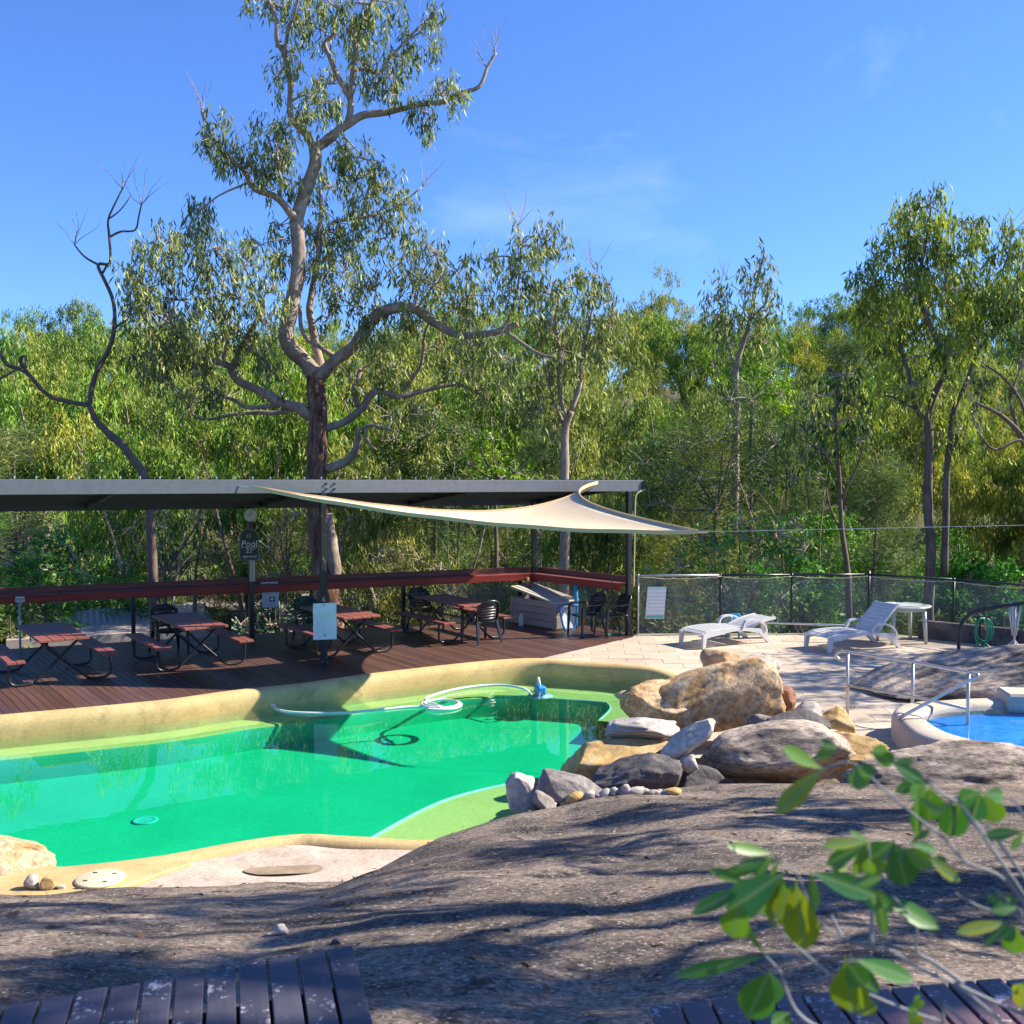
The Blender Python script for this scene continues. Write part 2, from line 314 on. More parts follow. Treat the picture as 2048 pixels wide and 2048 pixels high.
m_bark = rocky('stringy_bark', [(0.3, (0.13, 0.075, 0.05)), (0.48, (0.36, 0.24, 0.17)), (0.68, (0.56, 0.42, 0.32))], 2.2, 0.95, 1.0, 0.06, stretch=(2.6, 2.6, 0.55), fine=(9, 0.35))
m_trunk = rocky('red_brown_bark', [(0.3, (0.05, 0.026, 0.018)), (0.48, (0.20, 0.105, 0.065)), (0.68, (0.40, 0.24, 0.16))], 2.2, 0.95, 1.0, 0.06, stretch=(2.6, 2.6, 0.55), fine=(9, 0.35, 0.36))
m_bark2 = rocky('smooth_grey_bark', [(0.3, (0.22, 0.155, 0.11)), (0.55, (0.38, 0.29, 0.215)), (0.75, (0.48, 0.39, 0.30))], 2.0, 0.9, 0.6, 0.03, stretch=(1.6, 1.6, 0.6), fine=(9, 0.55))
m_greybark = rocky('dark_grey_bark', [(0.3, (0.07, 0.055, 0.045)), (0.55, (0.17, 0.135, 0.11)), (0.75, (0.26, 0.21, 0.18))], 2.2, 0.95, 0.8, 0.04, stretch=(2.6, 2.6, 0.55), fine=(9, 0.5))
m_twig = plain('grey_twig', (0.36, 0.29, 0.23), 0.85, 0, 0.25)
m_whitetwig = plain('pale_lichen_twig', (0.25, 0.25, 0.25), 0.85, 0, 0.25)
m_darkbranch = plain('dark_branch', (0.15, 0.10, 0.075), 0.9, 0, 0.25)
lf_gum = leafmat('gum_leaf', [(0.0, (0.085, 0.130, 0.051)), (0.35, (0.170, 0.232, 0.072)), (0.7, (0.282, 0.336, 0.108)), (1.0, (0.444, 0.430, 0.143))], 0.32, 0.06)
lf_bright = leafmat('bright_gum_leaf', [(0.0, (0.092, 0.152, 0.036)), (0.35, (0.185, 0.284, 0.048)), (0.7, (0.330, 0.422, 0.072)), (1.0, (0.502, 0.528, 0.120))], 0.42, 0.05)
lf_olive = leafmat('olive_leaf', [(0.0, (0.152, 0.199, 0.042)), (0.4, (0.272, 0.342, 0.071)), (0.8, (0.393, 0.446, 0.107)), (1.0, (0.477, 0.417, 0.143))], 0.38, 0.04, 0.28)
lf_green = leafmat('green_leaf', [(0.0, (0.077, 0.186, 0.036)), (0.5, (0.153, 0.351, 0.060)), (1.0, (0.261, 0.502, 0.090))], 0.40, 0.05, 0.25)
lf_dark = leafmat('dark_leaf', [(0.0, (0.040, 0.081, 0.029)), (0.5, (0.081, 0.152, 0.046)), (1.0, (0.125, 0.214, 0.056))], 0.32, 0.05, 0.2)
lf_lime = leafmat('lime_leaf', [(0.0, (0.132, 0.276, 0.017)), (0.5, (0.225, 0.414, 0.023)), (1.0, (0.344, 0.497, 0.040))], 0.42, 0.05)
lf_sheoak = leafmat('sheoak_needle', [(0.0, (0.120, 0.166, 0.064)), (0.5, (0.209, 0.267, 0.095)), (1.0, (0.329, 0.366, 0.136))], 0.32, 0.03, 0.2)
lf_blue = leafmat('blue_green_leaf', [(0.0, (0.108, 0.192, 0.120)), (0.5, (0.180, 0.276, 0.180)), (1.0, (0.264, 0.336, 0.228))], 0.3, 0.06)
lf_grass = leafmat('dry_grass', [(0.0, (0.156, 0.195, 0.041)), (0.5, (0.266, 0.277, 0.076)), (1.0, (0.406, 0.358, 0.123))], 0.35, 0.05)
def leaf_near():
    m, nt, b = newmat('broad_leaf'); v = coords(nt); n = noise_n(nt, v, 14, 4, 0.6)
    oi = nt.nodes.new('ShaderNodeObjectInfo')
    ca = ramp(nt, oi.outputs['Random'], [(0.0, (0.035, 0.15, 0.03)), (0.45, (0.07, 0.22, 0.015)), (0.75, (0.14, 0.28, 0.01)), (1.0, (0.30, 0.30, 0.01))])
    f = ramp(nt, n, [(0.56, (0, 0, 0)), (0.72, (1, 1, 1))]); c = mixc(nt, f, ca, (0.20, 0.19, 0.01))
    sx = nt.nodes.new('ShaderNodeSeparateXYZ'); tcx = nt.nodes.new('ShaderNodeTexCoord'); nt.links.new(tcx.outputs['Object'], sx.inputs[0])
    ab = nt.nodes.new('ShaderNodeMath'); ab.operation = 'ABSOLUTE'; nt.links.new(sx.outputs['X'], ab.inputs[0])
    vein = ramp(nt, ab.outputs[0], [(0.0, (1, 1, 1)), (0.0012, (0, 0, 0))]); c = mixc(nt, vein, c, (0.16, 0.26, 0.08))
    wv = nt.nodes.new('ShaderNodeTexWave'); wv.inputs['Scale'].default_value = 45; wv.inputs['Distortion'].default_value = 1.5
    cb_ = nt.nodes.new('ShaderNodeCombineXYZ'); sm_ = nt.nodes.new('ShaderNodeMath'); sm_.operation = 'MULTIPLY_ADD'; sm_.inputs[1].default_value = -0.7
    nt.links.new(ab.outputs[0], sm_.inputs[0]); nt.links.new(sx.outputs['Y'], sm_.inputs[2]); nt.links.new(sm_.outputs[0], cb_.inputs['X']); nt.links.new(cb_.outputs[0], wv.inputs['Vector'])
    c = mixc(nt, 1.0, c, ramp(nt, wv.outputs['Fac'], [(0.0, (0.82, 0.85, 0.8)), (0.6, (1.05, 1.05, 1.05))]), 'MULTIPLY')
    nt.nodes.remove(b)
    d = nt.nodes.new('ShaderNodeBsdfPrincipled'); t = nt.nodes.new('ShaderNodeBsdfTranslucent'); mx = nt.nodes.new('ShaderNodeMixShader'); mx.inputs[0].default_value = 0.25
    d.inputs['Roughness'].default_value = 0.4
    tc = mixc(nt, 1.0, c, (1.4, 1.4, 0.5), 'MULTIPLY')
    nt.links.new(c, d.inputs['Base Color']); nt.links.new(tc, t.inputs['Color'])
    nt.links.new(d.outputs[0], mx.inputs[1]); nt.links.new(t.outputs[0], mx.inputs[2]); nt.links.new(mx.outputs[0], nt.nodes['Material Output'].inputs['Surface'])
    return m
m_nearleaf = leaf_near()
def water_mat(name, absorb, density, wave=2.2, strength=0.022):
    m, nt, b = newmat(name); nt.nodes.remove(b); out = nt.nodes['Material Output']
    tr = nt.nodes.new('ShaderNodeBsdfTransparent'); gl = nt.nodes.new('ShaderNodeBsdfGlossy'); gl.inputs['Roughness'].default_value = 0.0
    n = noise_n(nt, coords(nt), wave, 3, 0.5); bp = nt.nodes.new('ShaderNodeBump'); bp.inputs['Strength'].default_value = strength; bp.inputs['Distance'].default_value = 0.05
    nt.links.new(n, bp.inputs['Height']); nt.links.new(bp.outputs[0], gl.inputs['Normal'])
    ge = nt.nodes.new('ShaderNodeNewGeometry'); dt = nt.nodes.new('ShaderNodeVectorMath'); dt.operation = 'DOT_PRODUCT'
    nt.links.new(ge.outputs['Incoming'], dt.inputs[0]); nt.links.new(bp.outputs[0], dt.inputs[1])
    def mth(op, a, b=None):
        q = nt.nodes.new('ShaderNodeMath'); q.operation = op; q.use_clamp = op == 'SUBTRACT'
        for i, v in enumerate((a, b)):
            if v is None: continue
            if isinstance(v, (int, float)): q.inputs[i].default_value = v
            else: nt.links.new(v, q.inputs[i])
        return q.outputs[0]
    sch = mth('ADD', mth('MULTIPLY', mth('POWER', mth('SUBTRACT', 1.0, mth('ABSOLUTE', dt.outputs['Value'])), 5.0), 0.98), 0.02)
    mx = nt.nodes.new('ShaderNodeMixShader'); nt.links.new(sch, mx.inputs[0]); nt.links.new(tr.outputs[0], mx.inputs[1]); nt.links.new(gl.outputs[0], mx.inputs[2])
    nt.links.new(mx.outputs[0], out.inputs['Surface'])
    va = nt.nodes.new('ShaderNodeVolumeAbsorption'); va.inputs['Color'].default_value = (*absorb, 1); va.inputs['Density'].default_value = density
    nt.links.new(va.outputs[0], out.inputs['Volume'])
    return m
m_water = water_mat('green_pool_water', (0.10, 0.985, 0.88), 1.25)
m_water2 = water_mat('shallow_clear_water', (0.2, 0.8, 0.95), 0.3, 3.0, 0.06)
def mesh_mat():
    m, nt, b = newmat('black_shade_mesh'); out = nt.nodes['Material Output']
    v = coords(nt, (1, 1, 1)); n = noise_n(nt, v, 1.1, 4, 0.6)
    f = ramp(nt, n, [(0.3, (0.26,) * 3), (0.7, (0.44,) * 3)])
    tr = nt.nodes.new('ShaderNodeBsdfTransparent'); mx = nt.nodes.new('ShaderNodeMixShader')
    b.inputs['Base Color'].default_value = (0.20, 0.205, 0.21, 1); b.inputs['Roughness'].default_value = 0.8
    nt.links.new(f, mx.inputs[0]); nt.links.new(tr.outputs[0], mx.inputs[1]); nt.links.new(b.outputs[0], mx.inputs[2]); nt.links.new(mx.outputs[0], out.inputs['Surface'])
    return m
m_mesh = mesh_mat()

# ------------------------------------------------------------------ polygons of the place
WL = -0.25
POOL = smooth_path([(2.25, 17.35, 0), (1.09, 17.86, 0), (0.03, 18.05, 0), (-2.11, 16.85, 0), (-3.14, 16.05, 0), (-4.22, 15.42, 0), (-5.1, 14.75, 0), (-6.93, 13.88, 0),
                    (-9.0, 12.9, 0), (-10.0, 11.4, 0), (-9.0, 9.4, 0), (-7.0, 8.6, 0), (-5.0, 8.55, 0), (-3.79, 8.8, 0), (-3.14, 9.03, 0), (-2.55, 9.37, 0), (-2.0, 9.57, 0),
                    (-1.39, 9.5, 0), (-0.66, 9.44, 0), (-0.1, 9.95, 0), (0.35, 11.2, 0), (1.1, 12.6, 0), (1.98, 14.5, 0), (2.55, 16.2, 0)], 6, True)
PN = np.array([(p.x, p.y) for p in POOL])
def in_poly(x, y, poly=PN):
    px, py = poly[:, 0], poly[:, 1]; qx, qy = np.roll(px, -1), np.roll(py, -1)
    x = np.asarray(x)[..., None]; y = np.asarray(y)[..., None]
    c = ((py > y) != (qy > y)) & (x < (qx - px) * (y - py) / (qy - py + 1e-12) + px)
    return c.sum(-1) % 2 == 1
def dist_poly(x, y, poly=PN):
    x = np.asarray(x, float); y = np.asarray(y, float); best = np.full(x.shape, 1e9); idx = np.zeros(x.shape, int)
    n = len(poly)
    for i in range(n):
        a = poly[i]; b = poly[(i + 1) % n]; d = b - a; t = np.clip(((x - a[0]) * d[0] + (y - a[1]) * d[1]) / (d @ d), 0, 1)
        q = np.hypot(x - a[0] - t * d[0], y - a[1] - t * d[1]); m = q < best; best[m] = q[m]; idx[m] = i
    return best, idx

# ------------------------------------------------------------------ terrain
def terr(x, y):
    x = np.asarray(x, float); y = np.asarray(y, float)
    z = np.interp(y, [-300, -40, 0, 8, 22, 26, 31, 40, 48, 58, 72, 92, 120, 160, 300, 900], [-2, -1.5, -1.6, -2.0, -2.0, -2.6, -3.2, -2.8, -1.6, 0.8, 4.3, 8.2, 12.0, 15, 18, 20])
    tilt = np.clip((y - 35) / 60, 0, 1.2) * np.clip(x, -80, 80) * 0.042
    return z + tilt + 0.35 * np.sin(x * 0.21 + 1.3) * np.sin(y * 0.17)
gx = np.concatenate([np.linspace(-900, -110, 12), np.linspace(-100, 100, 101), np.linspace(110, 900, 12)])
gy = np.concatenate([np.linspace(-300, -10, 10), np.linspace(0, 130, 88), np.linspace(140, 1500, 24)])
XX, YY = np.meshgrid(gx, gy); ZZ = terr(XX, YY)
def grid_faces(ny, nx, keep=None):
    i = np.arange(ny - 1)[:, None] * nx + np.arange(nx - 1)[None, :]
    q = np.stack([i, i + 1, i + nx + 1, i + nx], -1).reshape(-1, 4)
    return q if keep is None else q[keep.ravel()]
o = np_mesh('ground', np.stack([XX, YY, ZZ], -1).reshape(-1, 3), grid_faces(len(gy), len(gx)), m_ground, None, True); tag(o, kind='structure')
def zg(x, y): return float(terr(x, y))

# ------------------------------------------------------------------ foreground rock outcrop
def fbm(x, y, s, o=4):
    return mn.fractal(Vector((x * s, y * s, 0.37)), 0.8, 2.0, o)
XB = [-8, -6, -3.56, -2.86, -2.24, -1.27, -0.95, -0.6, 0, 1, 2, 4, 9]
YB = [7.75, 7.95, 8.08, 8.28, 8.36, 8.5, 8.95, 9.35, 9.8, 10.2, 10.5, 10.8, 11]
ZB = [-0.05, -0.05, -0.05, -0.05, -0.05, -0.05, -0.03, 0.02, 0.06, 0.14, 0.14, 0.08, 0.02]
rx = np.arange(-8, 10.01, 0.07); ry = np.arange(0.2, 14.2, 0.07)
RX, RY = np.meshgrid(rx, ry)
yb = np.interp(RX, XB, YB); zb = np.interp(RX, XB, ZB)
t = np.clip((yb - RY) / (yb - 3.5), 0, 1.0)
RZ = zb + (1.5 - zb) * t ** 0.86
RZ += np.where(RY < 3.5, -(3.5 - RY) * 0.02, 0)
nz = np.array([[fbm(a, b, 0.55, 3) * 0.075 + fbm(a + 9, b * 1.9, 2.2, 4) * 0.022 for a in rx] for b in ry])
hump = 0.0 * np.exp(-((RX + 0.1) / 0.9) ** 2 - ((RY - 8.6) / 0.9) ** 2)
RZ += nz * np.clip(t * 6, 0.25, 1) + hump
over = RY - yb
RZ = np.where((over > 0) & (RX < -0.6), RZ - over * 2.2, RZ)
RZ = np.where((RX > 0.2), RZ - 0.32 * np.clip((RY - yb + 0.15) / 0.35, 0, 1) * np.clip((RX - 0.2) / 0.4, 0, 1), RZ)
ins = in_poly(RX, RY); dpool, ipool = dist_poly(RX, RY)
sdp = np.where(ins, -dpool, dpool)
RZ = np.where((sdp < 0.5) & (RX > -0.75), np.minimum(RZ, -0.02 + 1.1 * (sdp - 0.12)), RZ)
RZ = np.where(ins, np.minimum(RZ, -0.12 - 2.5 * dpool), np.where((dpool < 0.35) & (RX < -0.75), np.minimum(RZ, -0.09), RZ))
RZ = np.where((RX > 3.9) & (RY > 11.2), RZ - np.clip((RY - 11.2) * 0.6, 0, 0.6), RZ)
RZ = np.where((RX > 2.0) & (RY > 12.6), np.minimum(RZ, -0.05), RZ)
RZ = np.maximum(RZ, -1.9)
keep = RZ > -1.75
kf = keep[:-1, :-1] | keep[1:, 1:]
o = np_mesh('rock_outcrop', np.stack([RX, RY, RZ], -1).reshape(-1, 3), grid_faces(len(ry), len(rx), kf), m_slab, None, True); tag(o, kind='structure')
def zrock(x, y):
    i = min(max(int(round((x + 8) / 0.07)), 0), len(rx) - 1); j = min(max(int(round((y - 0.2) / 0.07)), 0), len(ry) - 1)
    return float(RZ[j, i])
# pale ledge between rock and pool edge, with a shallow wet hollow
lx = np.arange(-4.6, -0.3, 0.06); ly = np.arange(7.9, 9.7, 0.06); LX, LY = np.meshgrid(lx, ly)
LZ = -0.05 - 0.05 * np.exp(-((LX + 1.95) / 0.42) ** 2 - ((LY - 8.78) / 0.16) ** 2) + 0.012 * np.sin(LX * 5) * np.sin(LY * 7)
lk = ~in_poly(LX, LY)
o = np_mesh('sandstone_ledge', np.stack([LX, LY, LZ], -1).reshape(-1, 3), grid_faces(len(ly), len(lx), lk[:-1, :-1] & lk[1:, 1:]), m_ledge, None, True); tag(o, kind='structure')
mb = MB(); mb.add([((0.36 + 0.05 * math.sin(a * 0.6732)) * math.cos(a * 0.2244), (0.12 + 0.03 * math.sin(a * 0.4488 + 2)) * math.sin(a * 0.2244), 0) for a in range(28)], [tuple(range(28))])
m_stain = rocky('wet_hollow', [(0.3, (0.24, 0.17, 0.10)), (0.7, (0.40, 0.30, 0.20))], 7, 0.45, 0.2, 0.01)
o = mb.build('puddle', m_stain); o.location = (-1.95, 8.78, -0.068); o.rotation_euler = (0, 0, R(8)); tag(o, kind='structure')

# ------------------------------------------------------------------ swimming pool
pool = empty('swimming_pool', (-3, 13, -0.25), 0, 'large kidney shaped green pool with cream pebble edge', 'pool')
def at_pool(o): o.parent = pool; o.matrix_parent_inverse = Matrix.Translation(-pool.location); return o
n = len(POOL)
nrm = []
for i in range(n):
    d = POOL[(i + 1) % n] - POOL[i - 1]; v = Vector((d.y, -d.x, 0)).normalized()
    q = POOL[i] + v * 0.05
    if bool(in_poly(q.x, q.y)): v = -v
    nrm.append(v)
# edge: open sweep from the far right end round the back and left to the near side (the rest is natural rock)
start = 0; end = max(i for i in range(n) if POOL[i].x < -0.45 and POOL[i].y < 9.8)
prof = [(0.03, -1.35), (0.0, -0.5), (-0.015, -0.2), (-0.012, -0.09), (0.015, -0.03), (0.06, 0.012), (0.12, 0.03), (0.2, 0.03), (0.255, 0.018), (0.285, -0.03), (0.29, -0.16)]
verts = []; k = len(prof)
start = -9
for i in range(start, end + 1):
    p = POOL[i]; near = p.y < 11 and p.x > -6
    for (a, z) in prof:
        aa = a * (1.0 if not near else 0.95); zz = z
        verts.append(p + nrm[i] * aa + Vector((0, 0, zz + (-0.03 if near and z > -0.2 else 0))))
m_ = MB(); ns = end - start + 1
m_.add(verts, [(i * k + j, i * k + j + 1, (i + 1) * k + j + 1, (i + 1) * k + j) for i in range(ns - 1) for j in range(k - 1)])
at_pool(m_.build('coping', m_coping, None, True))
# basin floor, shelf along the back wall and shallow step in the near corner
at_pool(MB().add([(p.x, p.y, -0.74) for p in [POOL[i] + nrm[i] * 0.08 for i in range(n)]], [tuple(range(n))]).build('basin', m_basin))
me = pool.children[-1].data
if me.polygons[0].normal.z < 0: me.flip_normals()
iL = max(i for i in range(n // 2) if POOL[i].x > -8.9 and POOL[i].y > 12.9)
vv = []; ks = 7; lip = []
for i in range(-10, iL + 1):
    p = POOL[i]; q = nrm[i]; w_ = 0.50 + 0.5 * min(1.0, max(0.0, (p.x + 1.2) / 1.4))
    for a, z in ((-0.1, -0.40), (w_ - 0.06, -0.405), (w_ - 0.02, -0.413), (w_, -0.43), (w_ + 0.012, -0.47), (w_ + 0.03, -0.6), (w_ + 0.035, -0.78)): vv.append(p - q * a + Vector((0, 0, z)))
    if p.x > -0.9: lip.append(p - q * (w_ - 0.02) + Vector((0, 0, -0.408)))
at_pool(MB().add(vv, [(i * ks + j_, (i + 1) * ks + j_, (i + 1) * ks + j_ + 1, i * ks + j_ + 1) for i in range(iL + 10) for j_ in range(3)]).build('shelf', m_shelf, None, True))
at_pool(MB().add(vv, [(i * ks + j_, (i + 1) * ks + j_, (i + 1) * ks + j_ + 1, i * ks + j_ + 1) for i in range(iL + 10) for j_ in range(3, ks - 1)]).build('shelf_riser', m_basin, None, True))
at_pool(MB().tube(lip, 0.02, 6).build('step_edge', m_step, None, True))
cv = smooth_path([(-2.0, 8.9, 0), (-1.75, 9.9, 0), (-1.45, 10.6, 0), (-0.84, 11.7, 0), (-0.09, 12.35, 0), (0.6, 12.7, 0), (1.3, 12.9, 0)], 5)
at_pool(MB().prism([(p.x, p.y) for p in cv] + [(1.6, 12.6), (0.7, 10.5), (-0.2, 9.2), (-0.7, 9.0)], -0.9, -0.43).build('step', m_shelf))
at_pool(MB().tube([p + Vector((0.02, -0.02, -0.425)) for p in cv], 0.024, 6).build('step_edge', m_step, None, True))
# skimmer platform with round lid
plat = [(-4.35, 8.78), (-3.85, 8.72), (-3.4, 8.84), (-3.0, 8.98), (-2.78, 8.8), (-3.0, 8.55), (-3.2, 8.3), (-3.6, 8.1), (-4.3, 8.05)]
at_pool(MB().prism(plat, -0.3, -0.012).build('skimmer_platform', m_coping, None, False, 0.02))
c = G(200, 1757, 0.0)
lid = MB().lathe([(0.02, 0.0), (0.19, 0.0), (0.2, 0.012), (0.185, 0.022), (0.001, 0.026)], 28, (c.x, c.y, -0.012)).build('skimmer_lid', m_lid2, None, True)
at_pool(lid); lid['label'] = 'round cream skimmer lid'
for a in (40, 130, 220, 310):
    s_ = MB().box((c.x + 0.12 * math.cos(R(a)), c.y + 0.12 * math.sin(R(a)), 0.013), (0.035, 0.015, 0.006)).build('finger_slot', m_black)
    s_.parent = lid
c = G(290, 1640, -0.73)
at_pool(MB().lathe([(0.05, 0), (0.15, 0.0), (0.15, 0.012), (0.12, 0.016), (0.10, 0.006), (0.05, 0.012)], 20, (c.x, c.y, -0.74)).build('floor_drain', m_drain, None, True))
# water
wp = [p + nrm[i] * 0.06 for i, p in enumerate(POOL)]
o = MB().prism([(p.x, p.y) for p in wp], -1.6, WL).build('water', m_water); tag(o, kind='structure')
# ------------------------------------------------------------------ paving
def clip_rect(poly, x0, x1, y0, y1):
    def cut(pl, ax, v, sgn):
        out = []
        for i in range(len(pl)):
            a, b = pl[i - 1], pl[i]; ia = (a[ax] - v) * sgn >= 0; ib = (b[ax] - v) * sgn >= 0
            if ia != ib:
                t = (v - a[ax]) / (b[ax] - a[ax]); out.append((a[0] + t * (b[0] - a[0]), a[1] + t * (b[1] - a[1])))
            if ib: out.append(b)
        return out
    for ax, v, s in ((0, x0, 1), (0, x1, -1), (1, y0, 1), (1, y1, -1)):
        if not poly: return []
        poly = cut(poly, ax, v, s)
    return poly
def area2(pl): return abs(sum(pl[i - 1][0] * pl[i][1] - pl[i][0] * pl[i - 1][1] for i in range(len(pl)))) / 2
pool_edge = [(POOL[i] + nrm[i] * 0.2) for i in range(n)]
right_edge = [p for i, p in enumerate(pool_edge) if p.x > 0.4 and p.y > 12.0]
right_edge.sort(key=lambda p: math.atan2(p.y - 14.5, p.x - 0.0))      # from the near right round to the back
DECKC = (0.46, 18.34)
PAVE = [(p.x, p.y) for p in right_edge] + [DECKC, (2.45, 20.8), (2.6, 21.25), (7.55, 21.4), (8.9, 20.5), (9.9, 19.4), (12.5, 16.8), (12.5, 12.6), (6.0, 12.4), (3.4, 11.9), (2.2, 12.0)]
base_o = MB().prism(PAVE, -0.3, -0.012).build('paving_bed', m_joint)
paving = empty('paving', (5, 17, 0)); tag(paving, kind='structure')
base_o.parent = paving; base_o.matrix_parent_inverse = Matrix.Translation((-5, -17, 0))
ang = R(-4); ca, sa = math.cos(ang), math.sin(ang)
loc = [((x - 5) * ca + (y - 17) * sa, -(x - 5) * sa + (y - 17) * ca) for x, y in PAVE]
row = 0; yy = min(p[1] for p in loc)
while yy < max(p[1] for p in loc):
    xx = min(p[0] for p in loc) - (0.32 if row % 2 else 0)
    while xx < max(p[0] for p in loc):
        pl = clip_rect(loc, xx + 0.003, xx + 0.637, yy + 0.003, yy + 0.397)
        if len(pl) > 2 and area2(pl) > 0.02:
            wpl = [(x * ca - y * sa + 5, x * sa + y * ca + 17) for x, y in pl]
            if not (min(p[0] for p in wpl) > 6.5 and max(p[1] for p in wpl) < 13.0):
                q = MB().prism([(a - 5, b - 17) for a, b in wpl], -0.03, rnd.uniform(-0.003, 0.003)).build('paver', m_paver)
                q.parent = paving
        xx += 0.64
    yy += 0.4; row += 1

# ------------------------------------------------------------------ timber deck under the shelter
back_edge = sorted([p for i, p in enumerate(pool_edge) if p.y > 12.4 and p.x < 0.46], key=lambda p: p.x)
DECK = [(p.x, p.y) for p in back_edge] + [DECKC, (2.43, 20.8), (2.55, 21.25), (0.62, 23.75), (-9.66, 19.4), (-13.5, 17.4), (-13.5, 12.2)]
BD = Vector((0.58, -0.815, 0)).normalized(); BT = Vector((0.815, 0.58, 0)).normalized()
deck = empty('timber_deck', (-4, 18, 0), 0, 'dark red brown timber deck under the shelter beside the pool', 'deck')
dl_ = [((x + 4) * BT.x + (y - 18) * BT.y, (x + 4) * BD.x + (y - 18) * BD.y) for x, y in DECK]
brot = Matrix((BT.to_tuple(), BD.to_tuple(), (0, 0, -1))).transposed()   # local x across, y along
brm = brot.to_4x4()
tt = min(p[0] for p in dl_); pitch = 0.112
while tt < max(p[0] for p in dl_):
    pl = clip_rect(dl_, tt + 0.004, tt + pitch - 0.005, -50, 50)
    if len(pl) > 2 and area2(pl) > 0.01:
        z0 = rnd.uniform(-0.003, 0.003)
        cx_ = tt + pitch / 2
        b_ = MB().prism([(a - cx_, b) for a, b in pl], -0.028, z0)
        b_ = b_.build('deck_board', m_deck)
        # local frame: x across the board, y along it
        b_.parent = deck; b_.location = (BT * cx_); b_.rotation_euler = (0, 0, math.atan2(BT.y, BT.x))
        # mirrored y axis: rebuild vertices so that +y runs along BD
        me = b_.data
        for v in me.vertices: v.co.y = -v.co.y
        me.flip_normals()
    tt += pitch
o = MB().prism(DECK, -0.22, -0.04).build('joist_bed', m_under); o.parent = deck; o.matrix_parent_inverse = Matrix.Translation((4, -18, 0))

# ------------------------------------------------------------------ shelter (roof on posts)
P1 = Vector((-3.27, 17.7, 0)); P2 = Vector((2.40, 21.06, 0)); B1 = Vector((-5.2, 20.35, 0)); B2 = Vector((0.5, 23.35, 0))
U = (P2 - P1).normalized(); V = Vector((-U.y, U.x, 0))
sh = empty('open_shelter', P1, 0, 'open sided shelter with grey beam and charcoal corrugated roof over the deck', 'shelter')
def at_sh(o, par=sh): o.parent = par; o.matrix_parent_inverse = Matrix.Translation(-sh.location); return o
ZF0, ZF1 = 3.27, 3.20                      # beam top at the left and right end
def fpt(t, z): return P1 + U * t + Vector((0, 0, z))
TL, TR = -10.5, 6.95
def ztop(t): return ZF1 + (ZF0 - ZF1) * (TR - t) / (TR + 5.0)
mb = MB(); a, b = fpt(TL, ztop(TL) - 0.115), fpt(TR, ztop(TR) - 0.115); mb.bar(a, b, 0.07, 0.23)
at_sh(mb.build('front_beam', m_fascia, None, False, 0.006))
for px, dx in ((655, 0), (668, 0)):
    c = None
for tb in (0.05, 0.20):
    for dz in (0.07, 0.16):
        at_sh(MB().tube([fpt(tb, ztop(tb) - dz) - V * 0.034, fpt(tb, ztop(tb) - dz) - V * 0.06], 0.018, 8).build('bolt', m_black))
at_sh(MB().box(fpt(TR - 0.02, ztop(TR) - 0.1) - V * 0.05, (0.05, 0.05, 0.16)).build('end_bracket', m_black))
DEP = 3.75; FALL = 0.40
# corrugated roof sheet with fall to the back
nt_ = 520; tv = np.linspace(TL, TR + 0.02, nt_); rows = np.linspace(0.04, DEP, 6)
vv = []
for r_ in rows:
    for i, t_ in enumerate(tv):
        p = P1 + U * float(t_) + V * float(r_); vv.append((p.x, p.y, ztop(float(t_)) + 0.008 - FALL * r_ / DEP + 0.016 * math.sin(2 * math.pi * t_ / 0.15)))
at_sh(np_mesh('roof_sheet', np.array(vv), grid_faces(6, nt_), m_roofsheet, None, True))
for r_ in (0.75, 1.5, 2.25, 3.0):
    z_ = -0.075 - FALL * r_ / DEP
    at_sh(MB().bar(fpt(TL, ztop(TL) + z_) + V * r_, fpt(TR, ztop(TR) + z_) + V * r_, 0.06, 0.10).build('purlin', m_roofsheet))
z_ = -0.12 - FALL
at_sh(MB().bar(fpt(TL, ztop(TL) + z_) + V * 3.55, fpt(TR - 0.1, ztop(TR) + z_) + V * 3.55, 0.07, 0.17).build('back_beam', m_black))
scr = MB(); t_ = TL
while t_ < TR:
    scr.tube([fpt(t_, ztop(t_) + 0.01) + V * 0.07, fpt(t_, ztop(t_) + 0.05) + V * 0.07], 0.012, 5); t_ += 0.30
o = at_sh(scr.build('roof_screw_row', m_screw)); o['kind'] = 'stuff'
post_defs = [(P1, m_blackworn, 0.10), (P2 + U * 0.0, m_black, 0.10), (P1 - U * 6.6, m_black, 0.10)]
for p, mt, w in post_defs:
    t_ = (p - P1).dot(U)
    at_sh(MB().box((p.x, p.y, (ztop(t_) - 0.23) / 2), (w, w, ztop(t_) - 0.23), Matrix.Rotation(math.atan2(U.y, U.x), 3, 'Z')).build('post', mt, None, False, 0.006))
for p in (B1, B2, B1 - U * 6.6):
    h_ = 2.68; at_sh(MB().box((p.x, p.y, h_ / 2), (0.10, 0.10, h_), Matrix.Rotation(math.atan2(U.y, U.x), 3, 'Z')).build('post', m_black, None, False, 0.006))
for t_ in (0.0, 6.6, -6.6, 3.3, -3.3):          # rafters
    at_sh(MB().bar(fpt(t_, ztop(t_) - 0.10), fpt(t_, ztop(t_) - 0.10 - FALL) + V * 3.5, 0.06, 0.14).build('rafter', m_roofsheet))
# downpipe hose tied to the end post
dp = [(0.28, 2.98), (0.18, 2.93), (0.13, 2.8), (0.12, 2.2), (0.11, 1.6), (0.10, 1.0)]
at_sh(MB().tube(smooth_path([P2 + U * a + Vector((0, 0, z)) - V * 0.05 for a, z in dp], 4), 0.014, 6).build('cable', m_cream, None, True))

